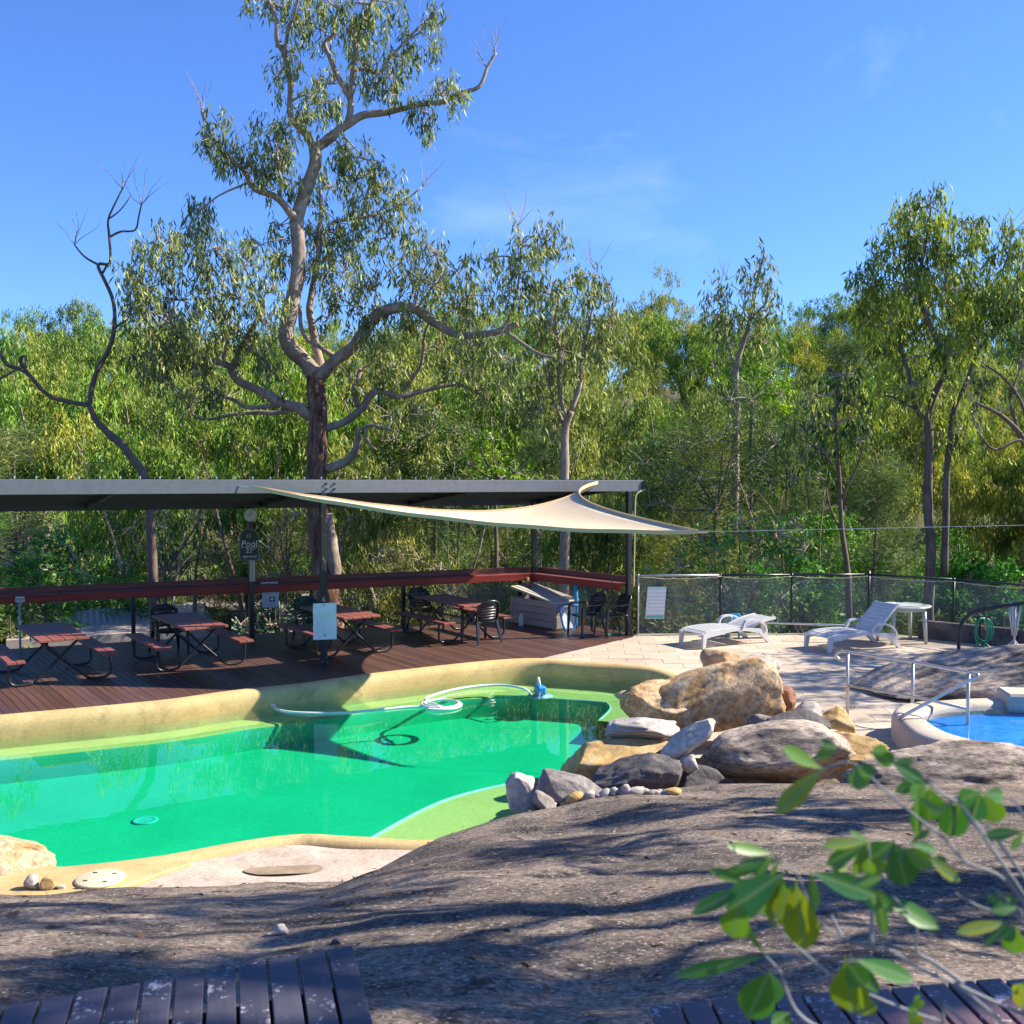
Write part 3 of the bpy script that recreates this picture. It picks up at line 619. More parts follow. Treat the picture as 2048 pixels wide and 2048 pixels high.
# ------------------------------------------------------------------ deck railing with bar shelf
RA = Vector((-13.2, 17.55, 0)); RB = B2 + Vector((0.0, -0.02, 0)); RC = P2 + Vector((0.0, 0.1, 0))
rail = empty('deck_railing', RB, 0, 'jarrah red bar shelf railing on black posts along the deck', 'railing')
def at_rl(o): o.parent = rail; o.matrix_parent_inverse = Matrix.Translation(-rail.location); return o
def oriented(name, a, b, w, h, z, off, mat):
    d = (b - a); L = d.length; d.normalize(); nn = Vector((-d.y, d.x, 0))
    o = MB().box((L / 2, 0, 0), (L, w, h)).build(name, mat, None, False, 0.006)
    o.rotation_euler = (0, 0, math.atan2(d.y, d.x)); o.location = a + nn * off + Vector((0, 0, z)); return o
for a, b, segs in ((RA, RB, 3), (RB, RC, 1)):
    for s_ in range(segs):
        p, q = a.lerp(b, s_ / segs), a.lerp(b, (s_ + 1) / segs); g = (q - p).normalized() * 0.004
        p = p + g; q = q - g
        for name, w, h, z, off, mat in (('shelf_board', 0.15, 0.035, 1.06, -0.12, m_railtop), ('shelf_board', 0.145, 0.035, 1.062, 0.032, m_railtop),
                                       ('apron_board', 0.035, 0.15, 1.0, -0.205, m_rail), ('back_board', 0.035, 0.17, 1.11, 0.125, m_railtop)):
            oo = oriented(name, p, q, w, h, z, off, mat); wl = oo.matrix_basis.copy(); at_rl(oo)
for k_ in range(0, 7):
    p = RB.lerp(RA, (k_ * 2.75 + 0.35) / (RA - RB).length)
    if k_ == 2: continue
    at_rl(MB().box((p.x, p.y, 0.5), (0.075, 0.075, 1.04), Matrix.Rotation(R(27), 3, 'Z')).build('rail_post', m_black))
p = RB.lerp(RC, 0.5); at_rl(MB().box((p.x, p.y, 0.5), (0.075, 0.075, 1.04), Matrix.Rotation(R(-55), 3, 'Z')).build('rail_post', m_black))
def panel(name, a, b, z0, z1, mat):
    a, b = Vector(a), Vector(b); nn = (b - a).cross(Vector((0, 0, 1))).normalized() * 0.002
    return MB().add([a + Vector((0, 0, z0)), b + Vector((0, 0, z0)), b + Vector((0, 0, z1)), a + Vector((0, 0, z1))], [(0, 1, 2, 3)]).build(name, mat)
at_rl(panel('mesh_screen', RB.lerp(RA, 0.01), RB.lerp(RA, 0.15), 0.03, 0.95, m_mesh)); at_rl(panel('mesh_screen', RB, RC, 0.03, 0.95, m_mesh))
for z in (0.5,):
    at_rl(MB().tube([RA + Vector((0, 0, 0.5)), RB + Vector((0, 0, 0.5))], 0.004, 5).build('wire', m_galv))

# ------------------------------------------------------------------ boundary fence with mesh
FP = [Vector((2.62, 21.2, 0)), Vector((4.35, 21.3, 0)), Vector((5.85, 21.36, 0)), Vector((7.5, 21.45, 0)), Vector((8.85, 20.45, 0)), Vector((9.9, 19.3, 0)), Vector((12.3, 16.7, 0))]
fence = empty('pool_fence', FP[3], 0, 'black pipe pool fence hung with black shade mesh behind the loungers', 'fence')
def at_fn(o): o.parent = fence; o.matrix_parent_inverse = Matrix.Translation(-fence.location); return o
for i, p in enumerate(FP):
    at_fn(MB().tube([p + Vector((0, 0, -0.2)), p + Vector((0, 0, 1.25 if i != 3 else 1.3))], 0.024 if i else 0.02, 8).build('fence_post', m_galv if i == 0 else m_black, None, True))
for i in range(len(FP) - 1):
    at_fn(MB().tube([FP[i] + Vector((0, 0, 1.22)), FP[i + 1] + Vector((0, 0, 1.22))], 0.022, 8).build('top_rail', m_galv if i == 0 else m_black, None, True))
    a, b = FP[i], FP[i + 1]; d = (b - a); nv = Vector((-d.y, d.x, 0)).normalized()
    nx_, nz_ = 24, 10; vv = []
    for jz in range(nz_ + 1):
        for jx in range(nx_ + 1):
            q = a + d * (jx / nx_); s_ = math.sin(math.pi * jx / nx_)
            top = 1.19 - 0.04 * s_ * (0.6 + 0.4 * math.sin(jx * 0.9 + i))
            z = 0.02 + (top - 0.02) * jz / nz_
            w = 0.03 * math.sin(jx * 0.55 + i * 2) * math.sin(math.pi * jz / nz_) + 0.012 * math.sin(jx * 1.7 + jz)
            q = q + nv * (w + 0.03); vv.append((q.x, q.y, z))
    at_fn(np_mesh('mesh_panel', np.array(vv), grid_faces(nz_ + 1, nx_ + 1), m_mesh, None, True))
    pts = [a + d * k_ / 16 + Vector((0, 0, 1.19 - 0.04 * math.sin(math.pi * k_ / 16) + rnd.uniform(-.008, .008))) - nv * 0.03 for k_ in range(17)]
    at_fn(MB().tube(pts, 0.007, 5).build('lacing_rope', m_cream if i < 3 else m_lid, None, True))
# notice on the fence
def board(name, w, h, th, mat):            # stands in the x-z plane, front towards -y
    return MB().box((0, 0, h / 2), (w, th, h)).build(name, mat, None, False, 0.002)
def bars(parent, rects, mat, y, name='print'):
    mb = MB()
    for (x0, x1, z0, z1) in rects: mb.box(((x0 + x1) / 2, y, (z0 + z1) / 2), (x1 - x0, 0.0016, z1 - z0))
    return mb.build(name, mat, parent)
def text(s, size, mat, parent, x, y, z, name='lettering', align='CENTER', shear=0.0):
    cu = bpy.data.curves.new('txt', 'FONT'); cu.body = s; cu.size = size; cu.align_x = align; cu.extrude = 0.0008; cu.shear = shear; cu.resolution_u = 3
    ob = bpy.data.objects.new('txt', cu); col.objects.link(ob)
    dg = bpy.context.evaluated_depsgraph_get(); dg.update(); me = bpy.data.meshes.new_from_object(ob.evaluated_get(dg)); bpy.data.objects.remove(ob)
    me.name = name; me.materials.clear(); me.materials.append(mat)
    o = link_mesh(name, me, parent); o.rotation_euler = (math.pi / 2, 0, 0); o.location = (x, y, z); return o
nb = empty('fence_notice', FP[0].lerp(FP[1], 0.21) + Vector((0, -0.06, 0.33)), R(3), 'white notice with green bands and ruled rows on the mesh fence', 'notice')
sh_ = MB(); sh_.add([(-0.22, 0, 0), (0.17, 0, 0), (0.22, 0, 0.66), (-0.17, 0, 0.66), (-0.22, 0.006, 0), (0.17, 0.006, 0), (0.22, 0.006, 0.66), (-0.17, 0.006, 0.66)],
                    [(0, 1, 2, 3), (7, 6, 5, 4), (0, 4, 5, 1), (1, 5, 6, 2), (2, 6, 7, 3), (3, 7, 4, 0)])
sh_.build('card', m_paper, nb)
def sk(z): return (z / 0.66) * 0.05
mb = MB()
def strip(mb, x0, x1, z0, z1):
    mb.add([(x0 + sk(z0), -0.001, z0), (x1 + sk(z0), -0.001, z0), (x1 + sk(z1), -0.001, z1), (x0 + sk(z1), -0.001, z1)], [(0, 1, 2, 3)])
strip(mb, -0.21, 0.16, 0.012, 0.07); mb.build('band', m_teal, nb); mb = MB(); strip(mb, -0.21, 0.16, 0.605, 0.648); mb.build('band', m_mint, nb)
for j in range(7):
    mb = MB(); z = 0.085 + j * 0.0745; strip(mb, -0.2, 0.155, z, z + 0.007); mb.build('ruled_line', m_ink, nb)
o = MB(); 
for j in range(7):
    z = 0.105 + j * 0.0745
    strip(o, -0.195, -0.165, z + 0.01, z + 0.035); strip(o, -0.14, rnd.uniform(0.02, 0.13), z + 0.03, z + 0.034); strip(o, -0.14, rnd.uniform(0.0, 0.1), z + 0.012, z + 0.016)
m_faint = plain('faint_ink', (0.62, 0.66, 0.66), 0.6); o.build('faint_print', m_faint, nb)

# ------------------------------------------------------------------ picnic tables
def make_table():
    root = empty('picnic_table', (0, 0, 0))
    L = 1.95
    for k_ in range(4):
        o = MB().box((0, 0, 0), (L, 0.182, 0.042)).build('tabletop_plank', m_plank, root, False, 0.006); o.location = (0, (k_ - 1.5) * 0.188, 0.735)
    for s_ in (-1, 1):
        for k_ in (0, 1):
            o = MB().box((0, 0, 0), (L, 0.128, 0.042)).build('bench_plank', m_plank, root, False, 0.006); o.location = (0, s_ * (0.63 + k_ * 0.134), 0.435)
    for e in (-1, 1):
        for s_ in (-1, 1):
            x = e * 0.68 + s_ * 0.025
            pts = [(x, -s_ * 0.30, 0.70), (x, s_ * 0.0, 0.42), (x, s_ * 0.30, 0.14)]
            pts = [(x, -s_ * 0.30, 0.705), (x, s_ * 0.36, 0.085), (x, s_ * 0.42, 0.045), (x, s_ * 0.50, 0.028), (x, s_ * 0.62, 0.028), (x, s_ * 0.70, 0.045), (x, s_ * 0.75, 0.10), (x, s_ * 0.755, 0.18), (x, s_ * 0.755, 0.33), (x, s_ * 0.74, 0.385), (x, s_ * 0.70, 0.408), (x, s_ * 0.6, 0.411)]
            MB().tube(smooth_path(pts, 3), 0.022, 8).build('leg', m_black, root, True)
        MB().box((e * 0.68, 0, 0.708), (0.05, 0.70, 0.012)).build('top_bracket', m_black, root)
    MB().tube([(-0.68, 0, 0.42), (0.68, 0, 0.42)], 0.016, 6).build('stretcher', m_black, root)
    return root
tab = make_table()
tspots = [((-7.05, 16.05), 'red plank picnic table beside the thin pipe with a white box'),
          ((-5.17, 17.27), 'red plank picnic table next to the rusty shed roof, left of the chalkboard post'),
          ((-2.72, 18.5), 'red plank picnic table behind the post that carries the white notice'),
          ((-0.63, 20.12), 'red plank picnic table nearest the grey storage box, chairs at both ends')]
ax = Vector((-0.575, 0.818, 0))
for i, ((x, y), lb) in enumerate(tspots):
    o = tab if i == 0 else copy_tree(tab)
    c = Vector((x, y, 0)) + ax * 0.97; o.location = c; o.rotation_euler = (0, 0, math.atan2(ax.y, ax.x)); tag(o, lb, 'picnic table', 'picnic tables on the deck')

# ------------------------------------------------------------------ plastic armchairs
def make_chair(mat):
    r_ = empty('plastic_armchair')
    nx_, ny_ = 9, 9; vv = []
    for j in range(ny_):
        for i in range(nx_):
            u = i / (nx_ - 1) * 2 - 1; v = j / (ny_ - 1) * 2 - 1
            vv.append((u * (0.25 - 0.02 * v), v * 0.23, 0.435 - 0.02 * (1 - u * u) + 0.012 * v * -1))
    o = np_mesh('seat', np.array(vv), grid_faces(ny_, nx_), mat, r_, True); md = o.modifiers.new('thick', 'SOLIDIFY'); md.thickness = 0.012
    # backrest: curved shell with slots
    for k_ in range(6):
        z0 = 0.46 + k_ * 0.055; vv = []
        for j in range(2):
            for i in range(11):
                u = i / 10 * 2 - 1; w = 0.21 + 0.01 * k_; z = z0 + j * 0.049
                vv.append((u * w, -0.21 - 0.05 * (1 - u * u) - (z - 0.45) * 0.22, z))
        o = np_mesh('back_slat', np.array(vv), grid_faces(2, 11), mat, r_, True); md = o.modifiers.new('thick', 'SOLIDIFY'); md.thickness = 0.01
    arch = [(-0.24, -0.2, 0.44), (-0.245, -0.235, 0.56), (-0.235, -0.29, 0.72), (-0.17, -0.34, 0.82), (0, -0.365, 0.855), (0.17, -0.34, 0.82), (0.235, -0.29, 0.72), (0.245, -0.235, 0.56), (0.24, -0.2, 0.44)]
    MB().tube(smooth_path(arch, 4), 0.022, 8).build('back_frame', mat, r_, True)
    vv = []
    for j in range(3):
        for i in range(11):
            u = i / 10 * 2 - 1; z = 0.785 + j * 0.03 - 0.02 * u * u * j; vv.append((u * (0.2 - 0.02 * j), -0.30 - 0.05 * (1 - u * u) - j * 0.006, z))
    o = np_mesh('top_panel', np.array(vv), grid_faces(3, 11), mat, r_, True); md = o.modifiers.new('thick', 'SOLIDIFY'); md.thickness = 0.01
    for s_ in (-1, 1):
        pts = [(s_ * 0.235, -0.28, 0.70), (s_ * 0.275, -0.2, 0.665), (s_ * 0.29, -0.05, 0.645), (s_ * 0.29, 0.12, 0.645), (s_ * 0.285, 0.2, 0.635), (s_ * 0.275, 0.235, 0.6)]
        mb = MB(); ps = smooth_path(pts, 4)
        for p, q in zip(ps, ps[1:]): mb.bar(p, q, 0.05, 0.018)
        mb.build('armrest', mat, r_)
        for fy in (1, -1):
            top = (s_ * (0.275 if fy > 0 else 0.225), 0.235 if fy > 0 else -0.22, 0.61 if fy > 0 else 0.44); bot = (s_ * 0.275, 0.27 if fy > 0 else -0.33, 0.0)
            mb = MB(); a_, b_ = Vector(top), Vector(bot)
            for w, off in ((0.05, 0),):
                vs_ = []
                for p, ww in ((a_, 0.055), (a_.lerp(b_, 0.4), 0.06), (b_, 0.034)):
                    vs_ += [p + Vector((x * ww / 2, y * ww * 0.35, 0)) for x, y in ((-1, -1), (1, -1), (1, 1), (-1, 1))]
                mb.add(vs_, [(0, 1, 5, 4), (1, 2, 6, 5), (2, 3, 7, 6), (3, 0, 4, 7), (4, 5, 9, 8), (5, 6, 10, 9), (6, 7, 11, 10), (7, 4, 8, 11), (3, 2, 1, 0), (8, 9, 10, 11)])
            mb.build('leg', mat, r_)
    return r_
ch = make_chair(m_plastic)
c4 = Vector((-0.63, 20.12, 0)) + ax * 0.97
cspots = [(G(962, 1284), 35, 'black plastic armchair at the sunny end of the picnic table by the storage box', ch),
          (c4 + ax * 1.15, 215, 'black plastic armchair at the shaded end of the picnic table by the storage box', None),
          (G(1172, 1270), 118, 'black plastic armchair beside the blue net in front of the storage box', None),
          (G(1224, 1271), 112, 'black plastic armchair between another chair and the end post of the shelter', None),
          (Vector((-5.17, 17.27, 0)) + ax * 2.15, 215, 'black plastic armchair at the back of the table next to the shed roof', None)]
for p, a_, lb, o in cspots:
    o = o or copy_tree(ch); o.location = (p.x, p.y, 0); o.rotation_euler = (0, 0, R(a_)); tag(o, lb, 'chair', 'armchairs on the deck')
gch = make_chair(m_greenplastic); p = Vector((-2.72, 18.5, 0)) + ax * 2.2; gch.location = p; gch.rotation_euler = (0, 0, R(215)); tag(gch, 'dark green plastic armchair behind the table with the notice post', 'chair', 'armchairs on the deck')

# ------------------------------------------------------------------ storage box, net, tube
sb = empty('storage_box', G(1092, 1258), 0, 'grey plank storage box with its beige lid propped open', 'storage box')
sb.rotation_euler = (0, 0, R(-50)); BWX, BWY, BH = 1.42, 0.62, 0.62
sb.location = Vector((0.70, 22.5, 0))
for k_ in range(4):
    z = 0.08 + k_ * 0.145
    for (c, s_, nm) in (((0, -BWY / 2, z), (BWX, 0.03, 0.138), 'side_plank'), ((0, BWY / 2, z), (BWX, 0.03, 0.138), 'side_plank'), ((BWX / 2, 0, z), (0.03, BWY, 0.138), 'end_plank'), ((-BWX / 2, 0, z), (0.03, BWY, 0.138), 'end_plank')):
        q = MB().box((0, 0, 0), s_).build(nm, m_box, sb, False, 0.004); q.location = c
for sx in (-1, 1):
    for sy in (-1, 1): MB().box((sx * BWX / 2, sy * BWY / 2, 0.3), (0.06, 0.06, 0.6)).build('corner_post', m_box, sb, False, 0.006)
MB().box((0, 0, 0.02), (BWX - 0.04, BWY - 0.04, 0.02)).build('base', m_box, sb)
lidm = Matrix.Translation((0.05, 0, 0.63)) @ Matrix.Rotation(R(9), 4, 'Y') @ Matrix.Rotation(R(3), 4, 'X')
lo = MB().box((-0.05, 0, 0.06), (BWX + 0.10, BWY + 0.08, 0.045)).xform(lidm).build('lid', m_lid, sb, False, 0.012)
for s_ in (-0.2, 0.2): MB().box((-0.05, s_, 0.087), (BWX, 0.10, 0.012)).xform(lidm).build('lid_rib', m_lid, lo)
# things inside the box that prop the lid
o = MB().tube(smooth_path([(-0.62, 0.05, 0.98), (-0.5, 0.0, 0.86), (-0.3, -0.1, 0.6), (-0.1, -0.15, 0.35)], 3), 0.05, 8).build('foam_float', m_rust); o.location = sb.location; o.rotation_euler = sb.rotation_euler
tag(o, 'faded red float sticking out of the open storage box', 'pool toy')
p = G(1148, 1262)
o = MB().tube([(0, 0, 0), (0.01, 0.0, 0.55), (0.0, 0.02, 1.03)], 0.045, 12).build('pool_tube', m_cyan, None, True); o.location = Vector((1.38, 22.1, 0)); tag(o, 'blue foam tube standing upright behind the storage box', 'pool toy')
sk_ = empty('leaf_scoop', Vector((1.2, 21.72, 0.0)), R(30), 'blue framed pool leaf scoop leaning on the storage box', 'net')
fr = [(-0.2, 0, 0.52), (-0.22, 0, 0.45), (-0.12, -0.05, 0.03), (0.12, -0.05, 0.03), (0.22, 0, 0.45), (0.2, 0, 0.52), (0, 0.01, 0.55)]
MB().tube(smooth_path(fr, 3, True) + [Vector(fr[0])], 0.02, 6).build('frame', m_blue, sk_, True)
MB().add([(-0.2, 0, 0.5), (-0.12, -0.05, 0.05), (0.12, -0.05, 0.05), (0.2, 0, 0.5), (0, 0.06, 0.3)], [(0, 1, 4), (1, 2, 4), (2, 3, 4), (3, 0, 4)]).build('net', m_net, sk_)
bt = empty('drink_bottle', G(1031, 1240), 0, 'white plastic bottle standing left of the storage box', 'bottle'); bt.location = (0.2, 22.3, 0)
MB().lathe([(0.001, 0), (0.055, 0), (0.06, 0.02), (0.06, 0.2), (0.02, 0.27), (0.02, 0.3)], 14).build('body', m_white, bt, True); MB().lathe([(0.024, 0.295), (0.024, 0.33), (0.001, 0.33)], 12).build('cap', m_blue, bt, True)
br = empty('broom', Vector((2.1, 21.0, 0)), R(30), 'green headed broom lying at the foot of the end post', 'broom')
MB().box((0, 0, 0.03), (0.34, 0.06, 0.05)).build('brush_head', m_greenhose, br, False, 0.01); MB().box((0, 0, 0.006), (0.36, 0.09, 0.012)).build('bristles', m_black, br); MB().tube([(0, 0, 0.05), (0.05, 0.14, 1.2)], 0.012, 6).build('handle', m_black, br)

# ------------------------------------------------------------------ signs on the posts
fac = math.atan2(-U.x, U.y)                   # not used further, faces follow the beam
def face_to(o, p, rz): o.location = p; o.rotation_euler = (0, 0, rz)
ck = empty('wall_clock'); face_to(ck, B1 + Vector((0.03, -0.09, 2.52)), R(5)); tag(ck, 'small round white clock on the black post above the chalkboard', 'clock')
rotx = Matrix.Rotation(R(90), 4, 'X')
MB().lathe([(0.001, 0), (0.125, 0), (0.135, 0.015), (0.125, 0.03), (0.11, 0.028)], 28).xform(rotx).build('case', m_lid, ck, True)
MB().lathe([(0.001, 0.028), (0.112, 0.028), (0.112, 0.031), (0.001, 0.031)], 28).xform(rotx).build('dial', m_white, ck)
MB().bar((0, -0.032, 0), (-0.06, -0.032, -0.012), 0.012, 0.003, (0, 1, 0)).build('hour_hand', m_black, ck); MB().bar((0, -0.034, 0), (0.035, -0.034, 0.085), 0.009, 0.003, (0, 1, 0)).build('minute_hand', m_black, ck)
cb = empty('chalkboard'); face_to(cb, B1 + Vector((0.0, -0.10, 1.62)), R(5)); tag(cb, 'arched chalkboard with white chalk writing on the black post', 'sign')
def arch_poly(w, h): return [(-w, 0), (w, 0), (w, h - w)] + [(w * math.cos(R(a)), h - w + w * math.sin(R(a))) for a in range(10, 180, 10)] + [(-w, h - w)]
def arch_mb(w, h, y0, y1): return MB().prism(arch_poly(w, h), y0, y1).xform(Matrix.Rotation(R(90), 4, 'X'))
arch_mb(0.192, 0.64, 0.0, 0.025).build('frame', m_frame, cb, False, 0.004)
o = arch_mb(0.165, 0.59, 0.026, 0.03).build('slate', m_slate, cb); o.location = (0, 0, 0.024)
text('Pool', 0.17, m_chalk, cb, 0.0, -0.032, 0.28, shear=0.12); text('23\u00b0', 0.13, m_chalk, cb, 0.02, -0.032, 0.155, shear=0.1); text('afginawid', 0.075, m_chalk, cb, 0.0, -0.032, 0.06, shear=0.15)
MB().bar((-0.15, -0.032, 0.262), (0.16, -0.032, 0.268), 0.008, 0.002, (0, 1, 0)).build('underline', m_chalk, cb)
fl = MB()
for dx in (-0.03, 0.02): fl.tube([(dx, -0.032, 0.45), (dx - 0.015, -0.032, 0.48), (dx + 0.01, -0.032, 0.505), (dx + 0.005, -0.032, 0.53)], 0.009, 5)
m_pinkchalk = plain('peach_chalk', (0.6, 0.42, 0.32), 0.9); fl.build('chalk_flame', m_pinkchalk, cb)
th = empty('thermometer'); face_to(th, B1 + Vector((0.05, -0.09, 1.2)), R(5)); tag(th, 'long cream thermometer strip on the post under the chalkboard', 'thermometer')
MB().box((0, 0, 0.21), (0.105, 0.03, 0.42)).build('case', m_cream, th, False, 0.012); MB().box((0.005, -0.017, 0.22), (0.014, 0.006, 0.36)).build('glass_tube', m_ink, th); MB().box((-0.025, -0.017, 0.21), (0.006, 0.004, 0.38)).build('scale', m_ink, th)
fa = empty('first_aid_kit'); face_to(fa, G(541, 1290) + Vector((0, 0, 0)), R(12))
fa.location = P(541, 1213, 20.95); tag(fa, 'grey first aid cabinet with white cross hanging from the red rail', 'cabinet')
MB().box((0, 0, 0.19), (0.33, 0.13, 0.42)).build('cabinet', m_kit, fa, False, 0.008); MB().box((0.035, -0.068, 0.19), (0.27, 0.008, 0.40)).build('door', m_kit, fa, False, 0.004)
MB().box((-0.02, 0.05, 0.45), (0.34, 0.02, 0.10)).build('back_plate', m_kit, fa)
text('WORKPLACE', 0.036, m_red, fa, 0.035, -0.0735, 0.30); text('FIRST AID KIT', 0.034, m_red, fa, 0.035, -0.0735, 0.262); bars(fa, [(-0.02, 0.09, 0.105, 0.215)], m_cross, -0.073, 'cross_panel')
bars(fa, [(0.023, 0.047, 0.117, 0.203), (-0.005, 0.075, 0.148, 0.172)], m_paper, -0.075, 'white_cross'); bars(fa, [(-0.06, 0.03, 0.04, 0.046), (-0.06, 0.0, 0.055, 0.06)], m_ink, -0.073, 'small_print')
no = empty('post_notice'); face_to(no, P1 + Vector((0.02, -0.075, 0.93)), R(3)); tag(no, 'white laminated notice sheet pinned on the front post', 'notice')
no.location = P(650, 1279, 17.58)
vv = []
for j in range(13):
    z = j / 12 * 0.63
    for i in range(7):
        u = i / 6 - 0.5; vv.append((u * 0.40 + 0.02 * (j / 12 - .5) * 0, -0.012 * (1 - 4 * u * u) * 0.3 + (-0.035 * math.exp(-((z - 0.49) / 0.05) ** 2)), z + 0.012 * u))
np_mesh('sheet', np.array(vv), grid_faces(13, 7), m_paper, no, True)
prn = MB()
for j in range(18):
    z = 0.10 + j * 0.0175
    prn.box((-0.125, -0.006, z), (0.03, 0.001, 0.005)); w_ = rnd.uniform(0.05, 0.15); prn.box((-0.08 + w_ / 2, -0.0065, z), (w_, 0.001, 0.005))
prn.build('printed_lines', m_faint if True else m_ink, no)
text('POOL RULES' if False else '', 0.02, m_ink, no, 0, -0.006, 0.55) if False else None
MB().lathe([(0.012, 0), (0.02, 0.0), (0.02, 0.002), (0.012, 0.002)], 16).xform(Matrix.Translation((-0.0, -0.006, 0.075)) @ rotx).build('round_emblem', m_teal, no)
MB().lathe([(0.001, 0), (0.018, 0.0), (0.012, 0.015), (0.001, 0.02)], 12).xform(Matrix.Translation((-0.01, -0.012, 0.595)) @ rotx).build('pin', m_galv, no, True)
pb = empty('pipe_outlet', G(41, 1326), 0, 'thin galvanised pipe with a white power box at the railing', 'power outlet')
p_ = G(41, 1318); pb.location = (p_.x, p_.y, 0)
MB().tube([(0, 0, 0), (0, 0, 1.02)], 0.02, 8).build('pipe', m_galv, pb, True); MB().box((0.02, -0.01, 1.08), (0.15, 0.07, 0.10)).build('box', m_white, pb, False, 0.008)
for s_ in (-1, 1): MB().box((0.02 + s_ * 0.035, -0.05, 1.085), (0.04, 0.012, 0.045)).build('socket', m_ink, pb)

# ------------------------------------------------------------------ shade sail
SA = Vector((-4.3, 16.92, 3.12)); SB = Vector((1.72, 20.58, 3.16)); SC = Vector((2.72, 15.0, 2.5))
sail = empty('shade_sail', SB, 0, 'cream triangular shade sail stretched from the shelter beam', 'shade sail')
def at_sl(o): o.parent = sail; o.matrix_parent_inverse = Matrix.Translation(-sail.location); return o
cen = (SA + SB + SC) / 3
def edge(a, b, t, dep):
    m = a.lerp(b, t); k_ = 4 * t * (1 - t); tow = (cen - (a + b) / 2).normalized(); return m + tow * dep * k_
N_ = 26; idx = {}; vv = []
for i in range(N_ + 1):
    for j in range(N_ + 1 - i):
        a, b, c = i / N_, j / N_, (N_ - i - j) / N_
        p = SA * a + SB * b + SC * c; off = Vector((0, 0, 0))
        for (w1, w2, p1, p2, dep) in ((a, b, SA, SB, 0.5), (b, c, SB, SC, 0.95), (c, a, SC, SA, 0.42)):
            s_ = w1 + w2
            if s_ > 1e-6:
                t_ = w2 / s_; k_ = 4 * t_ * (1 - t_) * s_ * s_; off += (cen - (p1 + p2) / 2).normalized() * dep * k_
        p = p + off + Vector((0, 0, -0.22 * 27 * a * b * c * 0.5 - 0.26 * 4 * a * c - 0.56 * 4 * a * b * (0.45 + 0.6 * b)))
        p.z += 0.012 * math.sin(a * 40 + c * 9) * (1 - b) * 0.5
        idx[i, j] = len(vv); vv.append(p)
fs_ = []
for i in range(N_):
    for j in range(N_ - i):
        fs_.append((idx[i, j], idx[i + 1, j], idx[i, j + 1]))
        if i + j < N_ - 1: fs_.append((idx[i + 1, j], idx[i + 1, j + 1], idx[i, j + 1]))
o = MB().add(vv, fs_).build('cloth', m_sail, None, True); md = o.modifiers.new('thick', 'SOLIDIFY'); md.thickness = 0.004; at_sl(o)
for key in ('ab', 'bc', 'ca'):
    if key == 'ab': pts = [vv[idx[i, N_ - i]] for i in range(N_ + 1)]
    elif key == 'bc': pts = [vv[idx[0, j]] for j in range(N_ + 1)]
    else: pts = [vv[idx[i, 0]] for i in range(N_ + 1)]
    mb = MB()
    for p, q in zip(pts, pts[1:]): mb.bar(p, q, 0.012, 0.06)
    at_sl(mb.build('hem', m_sailedge))
at_sl(MB().tube([SA, SA + Vector((-0.5, 0.0, 0.06)), SA + Vector((-0.62, -0.28, 0.02)) + V * 0.3], 0.01, 6).build('turnbuckle', m_galv))
ANCH = Vector((11.5, 13.5, 2.78))
at_sl(MB().tube([SC, SC + (ANCH - SC).normalized() * 0.14], 0.02, 6).build('corner_ring', m_steel)); at_sl(MB().tube([SC, ANCH], 0.004, 5).build('wire', m_galv))
at_sl(MB().tube([SB, SB + V * 0.45 + Vector((0, 0, 0.02))], 0.012, 6).build('strap', m_galv))
o = MB().tube([(ANCH.x, ANCH.y, -1), (ANCH.x + 0.08, ANCH.y, 3.0)], 0.06, 10).build('sail_post', m_galv, None, True); tag(o, 'round steel post that holds the sail wire beyond the paddling pool', 'post')
